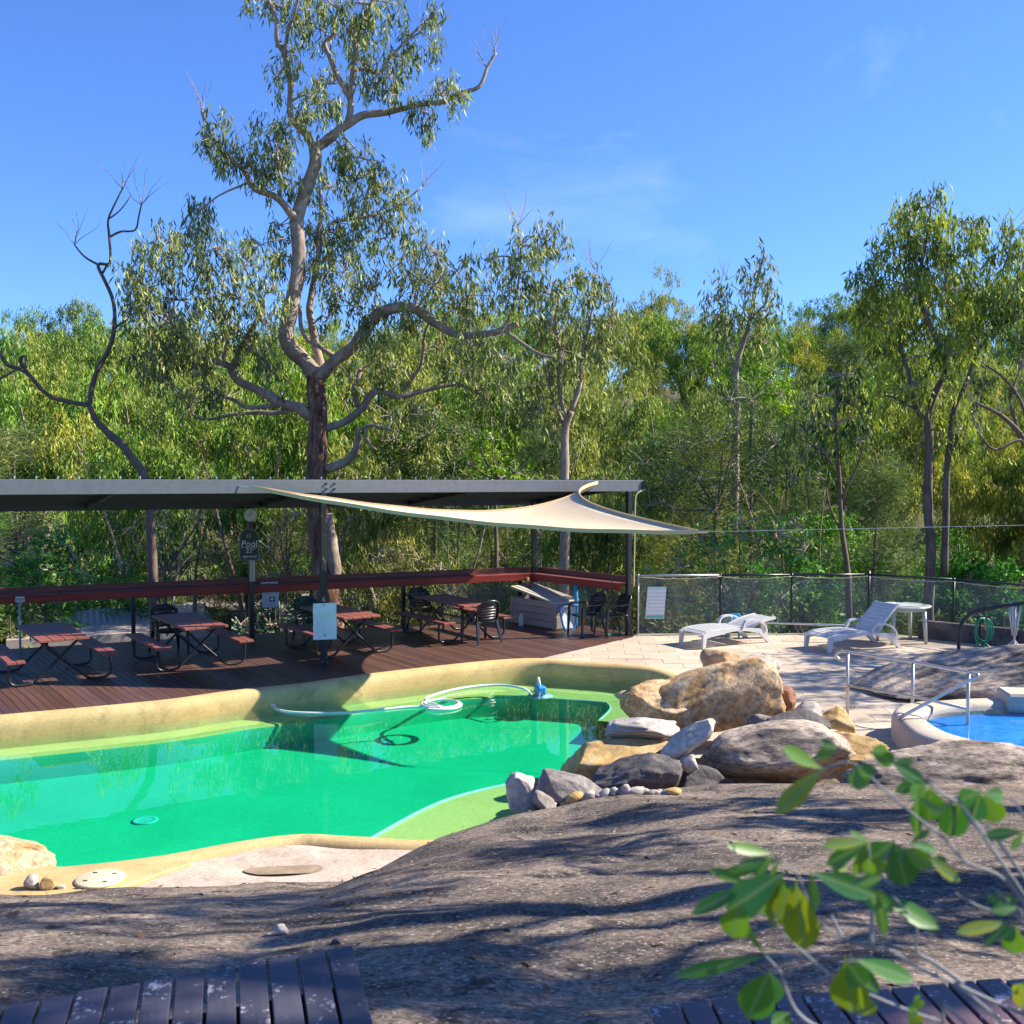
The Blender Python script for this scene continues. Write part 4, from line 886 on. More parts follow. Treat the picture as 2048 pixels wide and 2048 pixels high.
# ------------------------------------------------------------------ sun loungers and garden table
def make_lounger(back_deg):
    r_ = empty('sun_lounger')                     # x along the body, foot end at x = 0
    W = 0.64
    def zprof(x):                                 # lying surface
        return 0.30 + 0.035 * math.sin(math.pi * min(x, 1.2) / 1.2 * 1.0) - 0.05 * max(0, 1 - x / 0.18) ** 2
    xb = 1.18
    ns_ = 11
    for k_ in range(ns_):
        x0 = 0.03 + k_ * (xb - 0.05) / ns_; x1 = x0 + (xb - 0.05) / ns_ * 0.74
        mb = MB(); mb.bar((x0, 0, zprof(x0)), (x1, 0, zprof(x1)), W - 0.06, 0.022); mb.build('slat', m_white, r_, False, 0.004)
    a_ = R(back_deg)
    bk = empty('backrest'); bk.parent = r_
    pts = [(xb + t_ * math.cos(a_), zprof(xb) + t_ * math.sin(a_) + 0.03 * math.sin(math.pi * t_ / 0.72)) for t_ in np.linspace(0, 0.72, 9)]
    for (xa, za), (xc, zc) in zip(pts, pts[1:]):
        MB().bar((xa + (xc - xa) * 0.06, 0, za), (xc - (xc - xa) * 0.22, 0, zc), W - 0.07, 0.022).build('slat', m_white, bk, False, 0.004)
    for s_ in (-1, 1):
        mb = MB()
        for (xa, za), (xc, zc) in zip(pts, pts[1:]): mb.bar((xa, s_ * (W / 2 - 0.03), za), (xc, s_ * (W / 2 - 0.03), zc), 0.04, 0.05)
        mb.build('back_rail', m_white, bk)
        # side rail with a wavy underside
        xs = np.linspace(0.0, 1.62, 19); v_ = []
        for x in xs:
            zt = zprof(x) + 0.015 if x < xb else zprof(xb) + 0.015 - (x - xb) * 0.10
            zbm = zt - (0.085 + 0.03 * math.cos((x - 0.2) * 4.2))
            for yy_ in (W / 2 - 0.005, W / 2 + 0.045): v_ += [(x, s_ * yy_, zbm), (x, s_ * yy_, zt)]
        f_ = []
        for i in range(len(xs) - 1):
            b0 = i * 4; b1 = b0 + 4
            f_ += [(b0, b1, b1 + 1, b0 + 1), (b0 + 2, b0 + 3, b1 + 3, b1 + 2), (b0 + 1, b1 + 1, b1 + 3, b0 + 3), (b0, b0 + 2, b1 + 2, b1)]
        f_ += [(0, 1, 3, 2), (72, 74, 75, 73)]
        MB().add(v_, f_).build('side_rail', m_white, r_)
        def leg(p0, p1, w0, w1):
            mb = MB(); p0, p1 = Vector(p0), Vector(p1); vs_ = []
            for p, ww in ((p0, w0), (p1, w1)): vs_ += [p + Vector((x * ww / 2, y * 0.028, 0)) for x, y in ((-1, -1), (1, -1), (1, 1), (-1, 1))]
            mb.add(vs_, [(0, 1, 5, 4), (1, 2, 6, 5), (2, 3, 7, 6), (3, 0, 4, 7), (3, 2, 1, 0), (4, 5, 6, 7)]); mb.build('leg', m_white, r_)
        leg((0.05, s_ * (W / 2 + 0.02), 0.28), (0.02, s_ * (W / 2 + 0.02), 0.0), 0.10, 0.06)
        leg((1.42, s_ * (W / 2 + 0.02), 0.26), (1.68, s_ * (W / 2 + 0.02), 0.0), 0.15, 0.10)
        arm = [(0.98, 0.33), (1.02, 0.42), (1.10, 0.47), (1.28, 0.475), (1.42, 0.44), (1.54, 0.34), (1.58, 0.24)]
        mb = MB(); ps = smooth_path([(x, s_ * (W / 2 + 0.035), z) for x, z in arm], 3)
        for p, q in zip(ps, ps[1:]): mb.bar(p, q, 0.07, 0.035)
        mb.build('armrest', m_white, r_)
    return r_
l1 = make_lounger(13); a_ = G(1357, 1289); b_ = G(1408, 1298); c = (a_ + b_) / 2; l1.location = (c.x, c.y, 0.004); l1.rotation_euler = (0, 0, R(29))
tag(l1, 'white plastic sun lounger with its back lowered nearly flat', 'sun lounger', 'white loungers on the paving')
l2 = make_lounger(46); a_ = G(1607, 1297); b_ = G(1660, 1305); c = (a_ + b_) / 2; l2.location = (c.x, c.y, 0.004); l2.rotation_euler = (0, 0, R(22))
tag(l2, 'white plastic sun lounger with its back raised beside the round table', 'sun lounger', 'white loungers on the paving')
gt = empty('garden_table', G(1812, 1283), R(10), 'pale green oval plastic garden table by the mesh fence', 'table')
gt.location = (7.72, 20.2, 0.004)
MB().lathe([(0.001, 0.70), (0.5, 0.70), (0.545, 0.705), (0.56, 0.72), (0.55, 0.735), (0.52, 0.74), (0.5, 0.734), (0.001, 0.734)], 36, (0, 0, 0), 1.02, 0.86).build('tabletop', m_tablegreen, gt, True)
MB().lathe([(0.44, 0.64), (0.46, 0.64), (0.46, 0.70), (0.44, 0.70)], 30, (0, 0, 0), 1.0, 0.84).build('apron', m_tablegreen, gt, True)
for sx in (-1, 1):
    for sy in (-1, 1):
        mb = MB(); mb.tube([(sx * 0.32, sy * 0.25, 0.68), (sx * 0.36, sy * 0.28, 0.0)], [0.045, 0.032], 8); mb.build('leg', m_tablegreen, gt, True)
def kid_chair(p, rz, mat, label):
    r_ = empty('child_chair', p, R(rz), label, 'chair')
    MB().box((0, 0, 0.19), (0.28, 0.26, 0.03)).build('seat', mat, r_, False, 0.01)
    MB().prism([(-0.14, 0.19), (0.14, 0.19), (0.13, 0.40), (0.08, 0.45), (-0.08, 0.45), (-0.13, 0.40)], -0.012, 0.012).xform(Matrix.Translation((0, 0.13, 0)) @ Matrix.Rotation(R(90 - 8), 4, 'X')).build('backrest', mat, r_, False, 0.006)
    for sx in (-1, 1):
        for sy in (-1, 1): MB().tube([(sx * 0.11, sy * 0.10, 0.19), (sx * 0.13, sy * 0.12, 0)], [0.025, 0.02], 7).build('leg', mat, r_, True)
    return r_
p = G(1478, 1272); kid_chair((4.55, 20.95, 0.004), -20, m_cyan, 'small blue plastic child chair behind the flat lounger')
kid_chair((4.27, 20.85, 0.004), -60, m_tablegreen, 'small pale plastic child chair behind the flat lounger')
kb_ = empty('kickboard', (5.12, 20.75, 0.004), R(75), 'lilac foam kickboard standing behind the flat lounger', 'pool toy')
MB().prism([(-0.11, 0), (0.11, 0), (0.10, 0.25), (0.12, 0.36), (0.09, 0.44), (-0.09, 0.44), (-0.12, 0.36), (-0.10, 0.25)], -0.02, 0.02).xform(Matrix.Rotation(R(83), 4, 'X')).build('board', m_lilac, kb_, False, 0.008)
o = MB().tube([(5.0, 20.55, 0.335), (6.5, 20.25, 0.33), (7.0, 20.1, 0.34)], 0.018, 8).build('telescopic_pole', m_white, None, True); tag(o, 'long white pool pole resting across the two loungers', 'pole')

# ------------------------------------------------------------------ handrail
hr = empty('handrail', Vector((4.63, 14.16, 0)), 0, 'stainless steel handrail with three posts beside the paddling pool', 'handrail')
def at_hr(o): o.parent = hr; o.matrix_parent_inverse = Matrix.Translation(-hr.location); return o
H1 = G(1695, 1431); T1 = P(1695, 1304, H1.y); T2 = P(1826, 1324, 13.45); T3 = P(1937, 1345, 12.75); TB = P(1956, 1350, 12.6); TE = P(1795, 1438, 12.45)
zt_ = T1.z
at_hr(MB().tube([H1 + Vector((0, 0, -0.05)), T1], 0.021, 10).build('post', m_steel, None, True))
at_hr(MB().tube([(T2.x, T2.y, -0.05), T2], 0.021, 10).build('post', m_steel, None, True)); at_hr(MB().tube([(T3.x, T3.y, -0.05), T3], 0.021, 10).build('post', m_steel, None, True))
hk = [T1 + Vector((-0.02, 0.02, -0.12)), T1 + Vector((-0.10, 0.05, -0.11)), T1 + Vector((-0.14, 0.06, -0.05)), T1 + Vector((-0.09, 0.04, 0.0)), T1, T2, T3, T3.lerp(TB, 0.7), TB, TB + (TE - TB) * 0.08 + Vector((0, 0, -0.01)), TB + (TE - TB) * 0.5, TE]
at_hr(MB().tube(smooth_path(hk[:5], 4) + smooth_path(hk[5:], 4), 0.021, 10).build('top_rail', m_steel, None, True))
M1 = P(1695, 1371, H1.y); M2 = P(1826, 1393, 13.45); M3 = T3 + Vector((0, 0, M2.z - T2.z))
at_hr(MB().tube([M1, M2, M3], 0.018, 10).build('mid_rail', m_steel, None, True))

# ------------------------------------------------------------------ paddling pool
pp = empty('paddling_pool', (6.8, 12, 0), 0, 'raised paddling pool with pale concrete rim and bright blue water', 'pool')
inner = smooth_path([(5.74, 13.2, 0), (5.25, 12.9, 0), (5.08, 12.35, 0), (5.2, 11.7, 0), (5.5, 11.05, 0), (6.4, 10.3, 0), (7.8, 10.0, 0), (9.0, 10.6, 0), (9.2, 12, 0), (8.2, 13.2, 0), (6.8, 13.4, 0)], 6, True)
ni = len(inner); iN = np.array([(p.x, p.y) for p in inner]); vv = []
pr = [(0.0, 0.05), (0.0, 0.29), (0.03, 0.335), (0.08, 0.35), (0.30, 0.345), (0.36, 0.32), (0.39, 0.26), (0.40, -0.3)]
for i in range(ni):
    d = inner[(i + 1) % ni] - inner[i - 1]; v = Vector((d.y, -d.x, 0)).normalized(); q = inner[i] + v * 0.05
    if bool(in_poly(q.x, q.y, iN)): v = -v
    wob = 1 + 0.12 * math.sin(i * 0.45)
    for a, z in pr: vv.append(inner[i] + v * a * wob + Vector((0, 0, z + 0.01 * math.sin(i * 0.7))))
kp = len(pr)
o = MB().add(vv, [(i * kp + j, i * kp + j + 1, ((i + 1) % ni) * kp + j + 1, ((i + 1) % ni) * kp + j) for i in range(ni) for j in range(kp - 1)]).build('rim', m_rim, None, True)
o.parent = pp; o.matrix_parent_inverse = Matrix.Translation(-pp.location)
o = MB().prism([(p.x, p.y) for p in inner], 0.02, 0.21).build('floor', m_pool_blue); o.parent = pp; o.matrix_parent_inverse = Matrix.Translation(-pp.location)
o = MB().prism([(p.x * 0.997 + 0.02, p.y * 0.997 + 0.036) for p in inner], 0.19, 0.295).build('water', m_water2); tag(o, kind='structure')
p = P(2030, 1402, 13.6)
o = MB().box((0, 0, 0), (1.0, 0.5, 0.24)).build('concrete_block', m_rim, None, False, 0.03); o.location = (p.x + 0.28, 13.45, 0.36); o.rotation_euler = (0, 0, R(-8)); tag(o, 'low pale concrete block on the far rim of the paddling pool', 'block')

# ------------------------------------------------------------------ boulders and stones
def boulder(name, label, box, d, mat, seed=0, depth=0.8, cuts=6, rough=0.10, roll=0, strata=0.0, sub=4, cat='boulder', group=None, prof=None, lump=0.16, yaw=0.0, flat=0.6, under=0.0):
    x0, y0, x1, y1 = box; c = P((x0 + x1) / 2, (y0 + y1) / 2, d); s_ = d / F
    hx, hz = (x1 - x0) / 2 * s_, (y1 - y0) / 2 * s_; hy = hx * depth
    bm = bmesh.new(); bmesh.ops.create_icosphere(bm, subdivisions=sub, radius=1.0); rr = random.Random(seed * 13 + 5)
    planes = []
    for k_ in range(cuts + 4):
        v = Vector((rr.gauss(0, 1), rr.gauss(0, 1), rr.gauss(0, 1))).normalized(); planes.append((v, rr.uniform(0.55, 0.86)))
    sd = Vector((seed * 3.1, seed * 1.7, seed * 0.9))
    for v in bm.verts:
        p = v.co.copy(); p = p * (1 + lump * mn.noise(p * 1.1 + sd) * 1.6)
        q = Vector([math.copysign(abs(t_) ** 0.82, t_) for t_ in p]); p = q
        for pn, pd in planes:
            e = p.dot(pn) - pd
            if e > 0: p -= pn * e * 0.97
        p += p.normalized() * (rough * 0.60 * mn.fractal(p * 2.6 + sd, 0.65, 2.2, 7) + rough * 0.45 * (0.4 - abs(mn.noise(p * 1.6 + sd * 2))))
        if strata: p.x *= 1 + strata * math.sin(p.z * 21 + 2 * mn.noise(p * 1.5)); p.y *= 1 + strata * math.sin(p.z * 21 + 2 * mn.noise(p * 1.5))
        v.co = p
    rot = Matrix.Rotation(R(roll), 3, 'Y') @ Matrix.Rotation(R(yaw), 3, 'Z')
    pts = [rot @ Vector((v.co.x, v.co.y, v.co.z * flat)) for v in bm.verts]
    for ax_, h_ in ((0, hx), (1, hy), (2, hz)):
        lo_, hi_ = min(p[ax_] for p in pts), max(p[ax_] for p in pts)
        for p in pts: p[ax_] = ((p[ax_] - lo_) / (hi_ - lo_) * 2 - 1) * h_
    if under:
        for p in pts:
            t_ = min(1.0, max(0.0, (0.25 * hz - p.z) / (1.1 * hz)))
            if p.y < 0: p.y += under * hy * t_ * (0.6 + 0.4 * math.sin(p.x * 3 + seed))
    if prof:
        for p in pts: p.z = -hz + (p.z + hz) * float(np.interp((p.x / hx + 1) / 2, [q[0] for q in prof], [q[1] for q in prof]))
    for v, p in zip(bm.verts, pts):
        v.co = p
    me = bpy.data.meshes.new(name); bm.to_mesh(me); bm.free(); me.materials.append(mat)
    me.polygons.foreach_set('use_smooth', [True] * len(me.polygons))
    o = link_mesh(name, me); o.location = c; tag(o, label, cat, group); return o
GB = 'rocks heaped between the two pools'
boulder('boulder', 'huge golden sandstone boulder lying on top of the rock heap', (1230, 1306, 1576, 1470), 12.5, m_gold, 1, 0.55, 5, 0.09, 0, group=GB, sub=5, prof=[(0, .55), (.15, .60), (.3, .72), (.45, .88), (.65, 1.03), (.8, 1.08), (.93, 1.0), (1, .8)], under=0.3)
boulder('boulder', 'low lump of golden sandstone at the pool end of the huge boulder', (1236, 1362, 1420, 1452), 12.2, m_gold, 21, 0.6, 5, 0.10, 0, group=GB, sub=5)
boulder('boulder', 'rusty orange rock perched behind the huge golden boulder', (1400, 1298, 1490, 1352), 13.2, m_orange, 2, 0.7, 6, 0.10, 0, group=GB)
boulder('boulder', 'smooth white stone behind the top of the huge golden boulder', (1478, 1307, 1560, 1345), 13.0, m_pale, 3, 0.7, 2, 0.04, 18, group=GB)
boulder('boulder', 'small upright rust red rock against the end of the huge golden boulder', (1552, 1373, 1594, 1432), 12.6, m_rust, 4, 0.8, 6, 0.08, 0, group=GB)
boulder('boulder', 'flat oval rock with thin ledges like a stack of plates', (1208, 1432, 1362, 1494), 11.4, m_layer, 5, 0.75, 2, 0.05, 0, strata=0.05, group=GB, sub=5)
boulder('boulder', 'ochre rock at the water edge under the ledged oval rock', (1108, 1474, 1345, 1590), 11.2, m_yellow, 6, 0.7, 5, 0.10, -10, group=GB, sub=5)
boulder('boulder', 'pale grey slab leaning diagonally on the rock heap', (1318, 1436, 1434, 1530), 10.75, m_pale, 7, 0.5, 7, 0.07, -38, group=GB, flat=0.36, sub=5)
boulder('boulder', 'black stained rock below the leaning pale slab', (1172, 1506, 1366, 1626), 10.5, m_dark, 8, 0.65, 6, 0.16, -12, group=GB, sub=5, under=0.7, flat=0.75)
boulder('boulder', 'broad stained sandstone slab with dark overhung side', (1396, 1448, 1712, 1596), 11.1, m_slabrock, 9, 0.6, 6, 0.11, 0, group=GB, sub=5, under=1.1, flat=0.36, prof=[(0, .8), (.2, .94), (.5, 1.04), (.8, 1.04), (1, .9)])
boulder('boulder', 'cracked ochre end of the stained slab near the paddling pool', (1640, 1468, 1790, 1560), 11.3, m_yellow, 22, 0.7, 6, 0.10, 6, strata=0.02, group=GB, sub=5)
boulder('boulder', 'long layered sandstone shelf below the paddling pool rim', (1684, 1478, 2240, 1668), 10.4, m_slabrock, 10, 0.32, 6, 0.12, 4, strata=0.025, group=GB, sub=5, under=0.9, flat=0.4)
boulder('boulder', 'white chalky stone standing at the water edge', (1010, 1546, 1084, 1645), 9.75, m_pale, 11, 0.7, 5, 0.09, 75, group=GB, flat=0.55, sub=5)
boulder('boulder', 'angular grey slab behind the row of pebbles', (1070, 1543, 1228, 1622), 9.75, m_grey, 12, 0.5, 8, 0.07, 20, group=GB, flat=0.4, sub=5)
boulder('boulder', 'stubby dark stone with a pale end beside the white chalky stone', (1064, 1580, 1118, 1642), 9.5, m_grey, 13, 0.9, 3, 0.05, 25, group=GB)
boulder('boulder', 'small pale stone wedged under the leaning slab', (1358, 1508, 1398, 1546), 10.6, m_pale, 14, 0.8, 4, 0.06, group=GB, sub=3)
boulder('boulder', 'dark stone in the shade under the broad slab', (1350, 1530, 1448, 1592), 10.7, m_dark, 15, 0.8, 5, 0.08, group=GB)
boulder('boulder', 'square grey stone below the huge golden boulder', (1494, 1428, 1556, 1472), 12.0, m_grey, 16, 0.7, 8, 0.05, group=GB, sub=3)
boulder('boulder', 'flat dark stone lying behind the broad slab', (1528, 1418, 1660, 1470), 12.0, m_dark, 17, 0.6, 6, 0.08, 8, group=GB)
boulder('boulder', 'brown stone between the flat dark stone and the ochre stone', (1576, 1402, 1646, 1452), 12.4, m_layer, 18, 0.7, 6, 0.07, group=GB)
boulder('boulder', 'bright ochre yellow stone at the foot of the handrail', (1632, 1412, 1708, 1466), 12.5, m_yellow, 19, 0.7, 4, 0.08, 12, group=GB)
boulder('boulder', 'squared brown stone lying on the dark rock below the paddling pool', (1946, 1582, 2036, 1646), 9.6, m_grey, 20, 0.7, 8, 0.05, group=GB)
boulder('boulder', 'pale golden boulder at the near corner of the green pool', (-190, 1664, 146, 1830), 8.75, m_gold, 31, 0.55, 6, 0.09, 6, sub=5)
boulder('boulder', 'wide dark rock with bleached top behind the handrail', (1722, 1300, 2420, 1480), 15.3, m_slabrock, 32, 0.42, 3, 0.08, 0, sub=5, lump=0.1, under=1.0, prof=[(0, .72), (.08, .86), (.25, .98), (.5, 1), (1, 1)])
PG = 'pebbles below the rock heap'
pm = [(m_yellow, 'ochre'), (m_pale, 'pale grey'), (m_grey, 'grey'), (m_orange, 'orange'), (m_layer, 'brown'), (m_dark, 'black')]
pr_ = random.Random(3)
pebs = [(1150, 1612, 40, 26, 0), (1105, 1634, 20, 14, 1), (1180, 1600, 26, 20, 4), (1195, 1618, 22, 14, 2), (1170, 1628, 24, 12, 1), (1210, 1604, 24, 22, 1), (1228, 1596, 22, 22, 4), (1242, 1612, 26, 18, 2), (1250, 1592, 22, 26, 1), (1272, 1606, 38, 18, 4), (1265, 1592, 18, 16, 5),
        (1288, 1598, 22, 16, 1), (1300, 1612, 30, 14, 2), (1310, 1600, 24, 14, 4), (1322, 1610, 20, 14, 1), (1330, 1596, 22, 14, 2), (1345, 1604, 36, 16, 0), (1338, 1592, 16, 10, 4), (1222, 1622, 30, 12, 5), (1130, 1624, 22, 12, 0), (1202, 1590, 16, 14, 2), (1318, 1590, 18, 12, 1), (1296, 1588, 14, 12, 5)]
for i, (x, y, w, h, mi) in enumerate(pebs):
    d = 9.55
    o = boulder('pebble', f'small rounded {pm[mi][1]} pebble in the row below the rock heap', (x - w / 2, y - h / 2, x + w / 2, y + h / 2), d, pm[mi][0], 40 + i, 0.8, 1, 0.02, pr_.uniform(-20, 20), sub=2, cat='pebble', group=PG + ', ' + pm[mi][1])
    o.location.z = zrock(o.location.x, o.location.y) + h / 2 * d / F * 0.8
for i, (x, y, w, h, lb, mt) in enumerate(((64, 1783, 30, 34, 'upright rounded stone tucked under the pale golden boulder', m_layer), (98, 1777, 34, 28, 'ochre stone tucked under the pale golden boulder', m_yellow), (122, 1779, 20, 10, 'tiny flat stone beside the skimmer platform', m_pale))):
    o = boulder('stone', lb, (x - w / 2, y - h / 2, x + w / 2, y + h / 2), 8.25, mt, 70 + i, 0.8, 1, 0.03, 0, sub=3, cat='stone'); o.location.z = max(zrock(o.location.x, o.location.y), -0.02) + h / 2 * 8.25 / F * 0.85
for i, (x, y, w, h, lb, mt) in enumerate(((563, 1874, 32, 22, 'pale loose stone lying on the dark rock by the boardwalk', m_pale), (672, 1888, 26, 16, 'dark loose stone lying on the dark rock by the boardwalk', m_dark), (688, 1744, 32, 18, 'orange brown stone at the edge of the pale ledge', m_orange), (726, 1742, 40, 16, 'pinkish stone at the edge of the pale ledge', m_layer))):
    r0 = ray(x, y); d = 3.0
    while d < 9 and EYE.z + r0.z * d / r0.y > zrock(r0.x * d / r0.y, d): d += 0.04
    o = boulder('stone', lb, (x - w / 2, y - h / 2, x + w / 2, y + h / 2), d, mt, 80 + i, 0.8, 2, 0.03, 0, sub=3, cat='stone'); o.location.z = zrock(o.location.x, o.location.y) + h / 2 * d / F * 0.7

# ------------------------------------------------------------------ hose and cleaner in the pool
wpt = lambda x, y: G(x, y, WL + 0.012)
pts = [wpt(*q) for q in ((548, 1414), (565, 1422), (610, 1426), (680, 1426), (745, 1421), (815, 1414), (870, 1413))]
cc = wpt(882, 1411)
for k_ in range(1, 30):
    a_ = R(-150 + k_ * 27); rr = 0.33 - 0.003 * k_; pts.append(cc + Vector((rr * math.cos(a_), rr * 1.0 * math.sin(a_), 0.006 + 0.0012 * k_)))
pts += [wpt(*q) + Vector((0, 0, 0.02)) for q in ((850, 1402), (872, 1391), (910, 1381), (960, 1374), (1010, 1373), (1048, 1380))] + [G(1062, 1388, WL - 0.06), G(1072, 1394, WL - 0.2)]
o = MB().tube(smooth_path(pts, 3), 0.021, 8).build('cleaner_hose', m_hose, None, True); tag(o, 'white suction hose floating in loops on the green pool', 'hose')
o = MB().lathe([(0.001, 0), (0.03, 0), (0.045, 0.02), (0.03, 0.05), (0.001, 0.055)], 12).build('hose_cuff', m_white, None, True); o.location = wpt(546, 1412) + Vector((0, 0, -0.02)); o.parent = None; tag(o, 'white round hose end floating near the coping', 'hose fitting')
pcn = G(1080, 1400, WL - 0.2); pc = empty('pool_cleaner', (pcn.x, pcn.y, -0.40), R(20), 'blue and white pool cleaner on the underwater ledge', 'pool cleaner')
MB().lathe([(0.001, 0), (0.20, 0), (0.22, 0.02), (0.001, 0.035)], 20).build('skirt', m_lilac, pc, True); MB().box((0, 0, 0.12), (0.16, 0.22, 0.16)).build('body', m_blue, pc, False, 0.03); MB().tube([(0, 0, 0.15), (-0.03, 0.02, 0.33)], 0.03, 8).build('neck', m_white, pc, True)

# ------------------------------------------------------------------ right edge clutter
kt = empty('retaining_wall', (10.0, 19.0, 0), 0, 'low dark concrete wall behind the coiled green hose', 'wall')
for (a_, b_) in (((8.3, 20.75), (9.72, 19.55)), ((9.74, 19.53), (12.1, 17.0))):
    a_, b_ = Vector((*a_, 0.17)), Vector((*b_, 0.17)); o = MB().bar(a_, b_, 0.22, 0.38).build('wall_block', m_dark, None, False, 0.02); o.parent = kt; o.matrix_parent_inverse = Matrix.Translation(-kt.location)
d_ = 17.3
o = MB().tube(smooth_path([P(1919, 1318, d_), P(1917, 1278, d_), P(1922, 1250, d_), P(1934, 1233, d_), P(1952, 1222, d_ - 0.1), P(1990, 1215, d_ - 0.3), P(2030, 1209, d_ - 0.5), P(2100, 1200, d_ - 0.8)], 4), 0.03, 10).build('bent_pipe', m_black, None, True); tag(o, 'thick black pipe bent over in an arch behind the wide rock', 'pipe')
gh = empty('garden_hose', G(1990, 1300), 0, 'coiled green garden hose hanging on a wall hook', 'hose'); hp = Vector((9.0, 19.55, 0)); gh.location = hp
MB().box((0, 0.04, 0.55), (0.10, 0.06, 0.12)).build('hook', m_black, gh); MB().tube([(0, 0.06, 0), (0, 0.06, 0.55)], 0.02, 6).build('stake', m_black, gh)
for k_, (rw, rh, dx) in enumerate(((0.13, 0.27, 0), (0.15, 0.25, 0.02), (0.11, 0.28, -0.03), (0.16, 0.22, 0.03))):
    MB().tube([(dx + rw * math.sin(R(a)), -0.02 - 0.02 * k_, 0.58 - rh + rh * math.cos(R(a))) for a in range(0, 361, 20)], 0.014, 6).build('coil', m_greenhose, gh, True)
MB().tube([(0.02, -0.08, 0.5), (0.04, -0.09, 0.36)], 0.014, 6).build('nozzle', m_orange, gh)
MB().tube(smooth_path([(0.0, -0.08, 0.15), (0.1, -0.1, 0.05), (0.16, -0.12, 0.015), (0.05, -0.2, 0.015), (-0.1, -0.16, 0.015)], 3), 0.014, 6).build('tail', m_greenhose, gh, True)
ai = empty('clothes_airer', (8.38, 17.2, 0.1), 0, 'folded white wire airer standing on the wide rock', 'airer')
ai.location = (8.38, 17.0, 0.30)
for k_ in range(9):
    a_ = 2 * math.pi * k_ / 9
    MB().tube([(0.03 * math.cos(a_), 0.03 * math.sin(a_), 0.35), (0.10 * math.cos(a_ + .4), 0.10 * math.sin(a_ + .4), 0.75 + 0.08 * (k_ % 3))], 0.010, 5).build('arm', m_white, ai, True)
MB().tube([(0, 0, 0.05), (0, 0, 0.85)], 0.02, 8).build('column', m_galv, ai, True)
for a_ in (20, 140, 260): MB().tube([(0, 0, 0.28), (0.26 * math.cos(R(a_)), 0.26 * math.sin(R(a_)), 0.0)], 0.012, 6).build('leg', m_white, ai, True)

# ------------------------------------------------------------------ foreground boardwalks
def boardwalk(label, a, b, dirv, length, mat, pitch, gap):
    a, b = Vector((*a, 0)), Vector((*b, 0)); across = (b - a); L = across.length; across.normalize(); dirv = Vector((*dirv, 0)).normalized()
    r_ = empty('boardwalk', (a.x, a.y, 1.66), 0, label, 'boardwalk'); nb_ = int(round(L / pitch))
    if nb_ < 1: nb_ = 1
    lat = across - dirv * across.dot(dirv); wd = lat.length * pitch - gap; latn = lat.normalized(); sl_ = across.dot(dirv) / lat.length
    for k_ in range(nb_):
        ln = length + rnd.uniform(-.012, .012); w2 = wd / 2; j = rnd.uniform(-0.008, 0.008)
        v_ = [(-w2, j - w2 * sl_, 0), (w2, j + w2 * sl_, 0), (w2, ln, 0), (-w2, ln, 0)]
        mb = MB().prism([(p[0], p[1]) for p in v_], -0.03, 0)
        o = mb.build('board', mat, r_, False, 0.003)
        # local x across, y along the board towards the viewer
        X_ = latn; Y_ = dirv; Z_ = X_.cross(Y_); 
        M_ = Matrix((X_, Y_, Z_)).transposed().to_4x4()
        if Z_.z < 0:
            for v in o.data.vertices: v.co.x = -v.co.x
            o.data.flip_normals(); M_ = Matrix((-X_, Y_, -Z_)).transposed().to_4x4()
        cpt = across * (pitch * (k_ + 0.5)) + Vector((0, 0, 0.04 + rnd.uniform(-.002, .002)))
        o.matrix_local = Matrix.Translation(cpt) @ M_
    for s_ in (0.25, length - 0.2):
        p = dirv * s_ + Vector((0, 0, -0.045)); q = p + across * L
        MB().bar(p, q, 0.07, 0.10).build('bearer', m_under, r_)
        for e in (0.1, 0.9):
            w_ = p.lerp(q, e); zr = 1.3 - 1.66
            MB().box((w_.x, w_.y, (-0.09 + zr) / 2), (0.09, 0.09, 0.09 + abs(zr) * 0.9)).build('stump', m_under, r_)
    return r_
ZW = 1.70
la = G(-60, 2022, ZW); lb_ = G(690, 1893, ZW)
boardwalk('boardwalk of shade toned boards with flaking paint', (la.x, la.y), (lb_.x, lb_.y), (0.27, -0.96), 2.3, m_walk, 0.102, 0.012)
ra = G(1296, 2010, ZW); rb_ = G(2120, 1948, ZW)
boardwalk('boardwalk of purple brown boards under the leafy twigs', (ra.x, ra.y), (rb_.x, rb_.y), (0.06, -1), 1.2, m_walk2, 0.102, 0.012)

